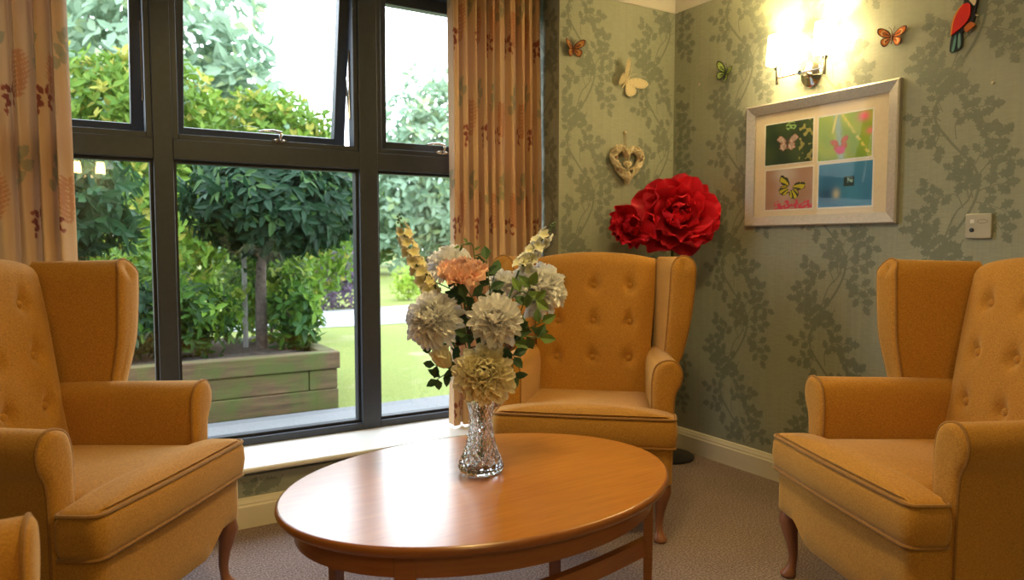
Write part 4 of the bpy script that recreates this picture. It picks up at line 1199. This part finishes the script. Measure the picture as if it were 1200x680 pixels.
# woodpecker plaque
wp = wall_thing('wooden_bird', 'red winged painted wooden bird plaque at the top right', 'bird ornament', 'r', 1130, 30, 0.0)
PS = 853 / 2.72
def bpx(x, y):   # bird crop pixels to local metres
    P = wallpt(1090 + x * 70 / 680, y * 70 / 680, 'r', 0.0); Q = wp.matrix_world.inverted() @ P
    return (Q.x, Q.y)
def plq(name, pts, z0, z1, c, k=1):
    mb = MB(); q = sp2([bpx(*p) for p in pts], 4)
    a = sum(q[i][0] * q[(i + 1) % len(q)][1] - q[(i + 1) % len(q)][0] * q[i][1] for i in range(len(q)))
    if a < 0: q = q[::-1]
    plate_poly(mb, q, z0, z1, c)
    return mb.build(name, M['gloss_attr'], wp, smooth=False)
plq('body', [(400, -150), (470, -190), (545, -130), (560, 20), (540, 110), (520, 230), (450, 320), (370, 385), (290, 415), (265, 400), (300, 200), (400, 60)], .004, .012, (.012, .012, .015))
plq('tail', [(270, 400), (375, 375), (378, 530), (330, 570), (255, 600), (238, 570)], .004, .011, (.02, .03, .035))
plq('tail_feather', [(300, 420), (320, 415), (300, 570), (268, 585)], .0112, .0128, (.10, .26, .27))
plq('tail_feather', [(345, 400), (365, 395), (365, 520), (335, 548)], .0112, .0128, (.16, .32, .33))
plq('wing', [(410, 55), (480, 55), (488, 150), (450, 250), (370, 330), (275, 405), (262, 380), (280, 260), (330, 140)], .0122, .018, (.62, .02, .012))
plq('wing_edge', [(405, 55), (345, 120), (290, 240), (262, 390), (272, 400), (300, 250), (350, 140)], .0125, .0186, (.80, .36, .05))
plq('cheek', [(465, -60), (540, -60), (548, 20), (525, 70), (495, 40), (465, 5)], .0122, .015, (.80, .68, .48))
plq('beak', [(520, 160), (568, 178), (560, 188), (520, 180)], .005, .010, (.7, .62, .45))
plq('perch', [(425, 350), (440, 375), (470, 360), (540, 300), (530, 270), (490, 262), (430, 320)], .0122, .022, (.50, .13, .02))

# wicker heart on a string
wh = wall_thing('wicker_heart', 'woven wicker heart hanging from a string on the back wall', 'heart ornament', 'b', 731, 193, 0.0)
def heart(t, s):
    x = 16 * math.sin(t) ** 3; y = 13 * math.cos(t) - 5 * math.cos(2 * t) - 2 * math.cos(3 * t) - math.cos(4 * t)
    return x / 17 * s, (y + 2) / 17 * s
rg = random.Random(5)
mb = MB()
HS = .092
for k in range(20):     # strands wound round the heart
    ph = rg.random() * 6.28; tw = rg.choice((-1, 1)) * rg.uniform(4, 9); rr = rg.uniform(.011, .020); pts = []
    for i in range(90):
        t = 2 * PI * i / 90; x, y = heart(t, HS); l = math.hypot(x, y) + 1e-6
        a = ph + tw * t / 1.0 if False else ph + round(tw) * t
        nx, ny = x / l, y / l
        pts.append((x + nx * rr * math.cos(a), y + ny * rr * math.cos(a), .026 + rr * math.sin(a)))
    mb.tube(pts, .0031, 5, closed=True)
mb.build('wicker_ring', M['wicker'], wh)
mb = MB(); mb.tube([(0, .058, .030), (-.010, .10, .018), (-.008, .152, .010), (.0, .158, .010), (.004, .10, .018), (0, .058, .030)], .0018, 6); mb.tube([(0, .055, .028), (0, .02, .028)], .0012, 5)
mb.build('string', M['wicker'], wh)
mb = MB(); mb.lathe([(.004, -.0), (.004, .012), (.007, .014), (.007, .018)], 12, (0, 0, 0)); nb = mb.build('nail', M['wicker'], wh); nb.location = (-.004, .157, 0)
mb = MB()
for k in range(12):
    ph = rg.random() * 6.28; tw = rg.choice((-3, 3, -4, 4, 5)); pts = []
    for i in range(40):
        t = 2 * PI * i / 40; x, y = heart(t, .026); sc = .55 + .4 * rg.random() * 0 + .35 * math.sin(ph + tw * t)
        pts.append((x * sc, y * sc - .005, .028 + .010 * math.cos(ph + tw * t)))
    mb.tube(pts, .002, 5, closed=True)
mb.build('small_heart', M['wicker'], wh)

# double wall lamp
M['shade'] = emit_mat('lit_lamp_shade', (1.0, 0.75, 0.34), 42.0)
def sconce(name, label, mat4, shade_e=1.0, power=SCONCE_W, group='wall lamps'):
    root = bpy.data.objects.new(name, None); link(root); root.matrix_world = mat4; tag(root, label, 'wall lamp', group)
    def rot(mb, nm, m, par=root, **k): return mb.build(nm, m, par, **k)
    # round back plate (axis = local z)
    mb = MB(); mb.lathe([(.052, 0), (.052, .008), (.047, .013), (.02, .016), (.012, .02), (.012, .05)], 40); rot(mb, 'back_plate', M['chrome'])
    mb = MB(); mb.tube([(0, 0, .05), (0, 0, .085)], .010, 12)
    mb.tube([(-.115, 0, .08), (.115, 0, .08)], .0045, 10); mb.tube([(-.06, 0, .075), (0, .006, .055), (.06, 0, .075)], .003, 8); rot(mb, 'crossbar', M['chrome'])
    for sx in (-1, 1):
        x = sx * .115
        mb = MB(); mb.tube([(x, -.030, .08), (x, .035, .08)], .0072, 14); mb.tube([(x, .033, .08), (x, .045, .08)], .014, 16); mb.tube([(x, .045, .08), (x, .062, .08)], .010, 12)
        am = rot(mb, 'arm', M['chrome'])
        mb = MB(); N = 40
        def rg_(r, y): return [(x + r * math.cos(2 * PI * k / N), y, .08 - r * math.sin(2 * PI * k / N)) for k in range(N)]
        mb.loft([rg_(.049, .058), rg_(.040, .178), rg_(.0385, .178), rg_(.0475, .058), rg_(.049, .058)], False, False); rot(mb, 'lamp_shade', M['shade'])
        mb = MB(); mb.ball((x, .11, .08), .018, 12, 8, (1, 1.3, 1)); mb.tube([(x, .060, .08), (x, .095, .08)], .011, 10); rot(mb, 'bulb', M['bulb'])
        for dy, e in ((.11, 1.0),):
            pt = mat4 @ Vector((x, dy + .03, .08))
            lamp('lamp_bulb', 'POINT', tuple(pt), power, shadow_soft_size=0.02)
    return root
M['bulb'] = emit_mat('lit_bulb', (1.0, 0.82, 0.55), 30)
sconce('wall_lamp', 'chrome double wall lamp with two glowing shades above the picture', wall_xf('r', 952, 88, 0.0))
# its twin on the opposite wall, seen as a reflection in the lower left pane
sconce('wall_lamp', 'second lit double wall lamp, seen only as a reflection in the left pane', Matrix(((-1, 0, 0, -2.48), (0, 0, 1, RY0), (0, 1, 0, 1.80), (0, 0, 0, 1))))

# framed butterfly photographs
pf = wall_thing('picture_frame', 'silver framed picture of four butterfly photographs on the right wall', 'picture', 'r', 962, 179, 0.0)
mi = pf.matrix_world.inverted()
cz = [mi @ wallpt(*p, 'r', 0.022) for p in ((873, 126), (1052, 92), (1052, 262), (873, 266))]
hx0, hx1 = (cz[0].x + cz[3].x) / 2, (cz[1].x + cz[2].x) / 2
hy1, hy0 = (cz[0].y + cz[1].y) / 2, (cz[2].y + cz[3].y) / 2
def rect(i, z): return [(hx0 + i, hy0 + i, z), (hx1 - i, hy0 + i, z), (hx1 - i, hy1 - i, z), (hx0 + i, hy1 - i, z)]
mb = MB(); mb.loft([rect(.0, .0), rect(0, .020), rect(.006, .024), rect(.040, .014), rect(.046, .012), rect(.046, .003), rect(.02, 0)], False, False)
mb.build('frame', M['silver'], pf, smooth=False)
mb = MB(); mb.loft([rect(.002, .001), rect(.002, .003)]); mb.build('backing', M['black'], pf, smooth=False)
mb = MB(); mb.loft([rect(.044, .0032), rect(.044, .006)]); mnt = mb.build('mount', M['mount'], pf, smooth=False)
def photo(pxr, painter, label):
    q = [mi @ wallpt(*p, 'r', 0.008) for p in pxr]
    x0 = (q[0].x + q[3].x) / 2; x1 = (q[1].x + q[2].x) / 2; y1 = (q[0].y + q[1].y) / 2; y0 = (q[2].y + q[3].y) / 2
    nx, ny = 120, 100
    U, Vv = np.meshgrid(np.linspace(0, 1, nx), np.linspace(0, 1, ny))
    colr = np.clip(painter(U, Vv), 0, 1)
    P = np.stack([x0 + (x1 - x0) * U, y0 + (y1 - y0) * Vv, np.full_like(U, .0072)], -1).reshape(-1, 3)
    idx = np.arange(nx * ny).reshape(ny, nx)
    F_ = np.stack([idx[:-1, :-1], idx[:-1, 1:], idx[1:, 1:], idx[1:, :-1]], -1).reshape(-1, 4)
    mb = MB(); mb.v = P.tolist(); mb.f = F_.tolist(); mb.c = colr.reshape(-1, 3).tolist(); mb.m = [0] * len(mb.f); mb.use_c = True
    # white border slip behind the print
    o = mb.build('photo_print', M['paint_attr'], pf); o['label'] = label
    b = .006
    mb = MB(); mb.box(x0 - b, x1 + b, y0 - b, y1 + b, .0061, .0068); mb.build('print_border', M['white_gloss'], o, smooth=False)
def fbm(U, V, s, seed):
    rg = np.random.RandomState(seed); out = np.zeros_like(U)
    for k in range(7):
        a, b_, c, d = rg.uniform(-s, s, 2).tolist() + rg.uniform(0, 6, 2).tolist()
        out += np.sin(a * U + b_ * V + c) * np.cos(b_ * U * .6 - a * V * .7 + d)
    return out / 7 + .5
def wings(U, V, cx, cy, s, rot, sq=1.0):
    x = (U - cx) * 1.25; y = V - cy
    X = (x * math.cos(rot) + y * math.sin(rot)) / s; Y = (-x * math.sin(rot) + y * math.cos(rot)) / s
    X = np.abs(X) / sq
    d1 = ((X - .52) * .8 + (Y - .28) * .5) ** 2 / .17 + ((Y - .28) * .8 - (X - .52) * .5) ** 2 / .06
    d2 = ((X - .36) / .33) ** 2 + ((Y + .28) / .30) ** 2
    return np.minimum(d1, d2), X, Y
def mixm(c, m, k):
    m = np.clip(m, 0, 1)[..., None]; return c * (1 - m) + np.array(k) * m
def ph1(U, V):
    c = mixm(np.zeros(U.shape + (3,)) + np.array([.015, .04, .01]), fbm(U, V, 9, 1) - .2, (.06, .10, .02))
    c = mixm(c, (U > .72) * (fbm(U, V, 40, 3) > .62) * .8, (.35, .32, .10)); c = mixm(c, ((U - .55) ** 2 + (V - .9) ** 2 < .012) * (fbm(U, V, 60, 4) > .5), (.25, .45, .15))
    d, X, Y = wings(U, V, .48, .50, .30, .0); d = d * (1 + .25 * np.sin(np.arctan2(Y, X) * 14)); c = mixm(c, (d < 1) * 1.0, (.50, .36, .32)); c = mixm(c, (d < 1) * (.5 + .5 * np.sin(np.arctan2(Y, X) * 26)) * .6, (.16, .10, .12)); c = mixm(c, (d < 1) * (fbm(U, V, 90, 6) > .6) * .6, (.75, .62, .58)); c = mixm(c, (d < 1) * (d > .72) * .8, (.38, .12, .08)); c = mixm(c, (X < .05) * (np.abs(Y) < .4), (.08, .05, .05)); return c
def ph2(U, V):
    c = mixm(np.zeros(U.shape + (3,)) + np.array([.16, .34, .03]), fbm(U + V * .6, V, 12, 7), (.42, .52, .04))
    c = mixm(c, np.exp(-((U - .40 + (V - .5) * .1) / .06) ** 2) * .9, (.35, .55, .62)); c = mixm(c, np.exp(-((U - .85) ** 2 + (V - .88) ** 2) / .012), (.75, .12, .22)); c = mixm(c, np.exp(-((U - .97) ** 2 + (V - .55) ** 2) / .006), (.7, .2, .2))
    c = mixm(c, (np.abs(U - .55 - (.8 - V) * .55) < .03) * (fbm(U, V, 80, 9) > .45), (.7, .62, .12)); c = mixm(c, (np.abs(U - .25 - (.5 - V) * -.2) < .02) * (V > .6), (.7, .65, .2))
    d, X, Y = wings(U, V, .42, .34, .24, .2); c = mixm(c, d < 1, (.74, .20, .10)); c = mixm(c, (d < 1) * (np.sin(np.arctan2(Y, X) * 22) > .45), (.18, .03, .04)); c = mixm(c, (d < 1) * (d > .78), (.25, .03, .05)); c = mixm(c, ((U - .43) ** 2 + (V - .2) ** 2) < .008, (.65, .12, .28)); return c
def ph3(U, V):
    c = mixm(np.zeros(U.shape + (3,)) + np.array([.36, .20, .13]), fbm(U, V, 7, 12), (.50, .36, .33))
    c = mixm(c, np.exp(-((U - .4) ** 2 + (V - .9) ** 2) / .05), (.55, .50, .50)); c = mixm(c, (V < .18 + .05 * np.sin(U * 30)) * (U > .2) * (fbm(U, V, 60, 13) > .42), (.62, .06, .12))
    d, X, Y = wings(U, V, .54, .52, .40, -.35); d = d * (1 + .12 * np.sin(np.arctan2(Y, X) * 18)); st = np.sin(np.arctan2(Y, X) * 11 + 5 * X); c = mixm(c, d < 1, (.02, .025, .01)); c = mixm(c, (d < .74) * (st > -.3) * (X > .06), (.56, .50, .02)); c = mixm(c, (d < 1) * (d > .8) * (fbm(U, V, 90, 21) > .6), (.6, .5, .1)); return c
def ph4(U, V):
    c = mixm(np.zeros(U.shape + (3,)) + np.array([.02, .14, .36]), fbm(U, V, 7, 15), (.05, .27, .52))
    c = mixm(c, np.exp(-((U - .15) ** 2 + (V - .3) ** 2) / .03) * .7, (.01, .05, .14)); c = mixm(c, np.exp(-((U - .35) ** 2 / .004 + (V - .30) ** 2 / .012)), (.50, .50, .42))
    c = mixm(c, (np.abs(U - .58) < .10) * (np.abs(V - .57) < .11), (.015, .04, .04)); c = mixm(c, (np.abs(U - .60) < .05) * (np.abs(V - .60) < .06) * (fbm(U, V, 60, 17) > .4), (.25, .42, .40)); return c
photo(((897, 147), (953, 139), (952, 189), (897, 194)), ph1, 'photo of a pale butterfly on dark green')
photo(((959, 137), (1022, 129), (1022, 184), (959, 188)), ph2, 'photo of a red butterfly on bright green')
photo(((897, 200), (952, 196), (952, 244), (897, 246)), ph3, 'photo of a yellow and black butterfly')
photo(((959, 194), (1022, 187), (1022, 241), (959, 243)), ph4, 'photo of a dark butterfly on blue')
mb = MB(); r_ = rect(.042, .0115); mb.add(r_, [(0, 1, 2, 3)]); mb.build('glass', M['picture_glass'], pf, smooth=False)

# call point
cp = wall_thing('call_point', 'small square grey call point switch plate above the right armchair', 'switch', 'r', 1148.5, 265, 0.0)
def rr(hw, z, r=.006): 
    return [(p.x, p.y, z) for p in round_poly([(-hw, -hw, 0), (hw, -hw, 0), (hw, hw, 0), (-hw, hw, 0)], r, 4)]
mb = MB(); mb.loft([rr(.043, 0), rr(.043, .012), rr(.041, .014)]); mb.build('plate', M['plate'], cp, angle=30)
mb = MB(); mb.box(-.026, -.012, .010, .023, .014, .0155); mb.build('button', M['white_gloss'], cp, smooth=False, bevel=.0005)
M['ink'] = noisy('grey_ink', (.16, .15, .13), (.2, .19, .17), 20, .6)
mb = MB(); N = 24; mb.loft([[(.014 + a * math.cos(t), .016 + b_ * math.sin(t), .0146) for t in [k * 2 * PI / N for k in range(N)]] for a, b_ in ((.018, .007), (.016, .0055))], False, False); mb.build('printed_oval', M['ink'], cp, smooth=False)
mb = MB(); mb.lathe([(.0075, 0), (.0075, .003), (.005, .0035)], 20, (-.020, -.014, .0138)); mb.build('socket', M['black'], cp)
for px, py, lab in ((1164, 97, 'tiny white wall plug right of the picture, under the bird'), (820, 99, 'tiny white wall plug near the corner beside the green butterfly')):
    w_ = wall_thing('wall_plug', lab, 'wall plug', 'r', px, py, 0.0, 'wall plugs')
    mb = MB(); mb.lathe([(.004, 0), (.0045, .004), (.002, .006)], 12); mb.build('plug', M['mount'], w_)

# unseen ceiling lamps, added only to light the room
for i, (x, y, watts) in enumerate(ADDED_CEIL):
    root = empty('added_ceiling_lamp', (x, y, ZC), label='unseen round white ceiling lamp added to light the room', cat='ceiling lamp', group='added ceiling lamps')
    mb = MB(); mb.lathe([(.20, 0), (.20, -.02), (.16, -.03)][::-1], 40); mb.build('rim', M['chrome'], root)
    mb = MB(); mb.lathe([(.03, -.085), (.09, -.078), (.14, -.06), (.165, -.03), (.165, -.02)], 40); mb.build('diffuser', emit_mat('added_lamp_diffuser', (1, .80, .52), 5), root)
    lamp('added_ceiling_light', 'AREA', (x, y, ZC - .10), watts, shape='DISK', size=.32)
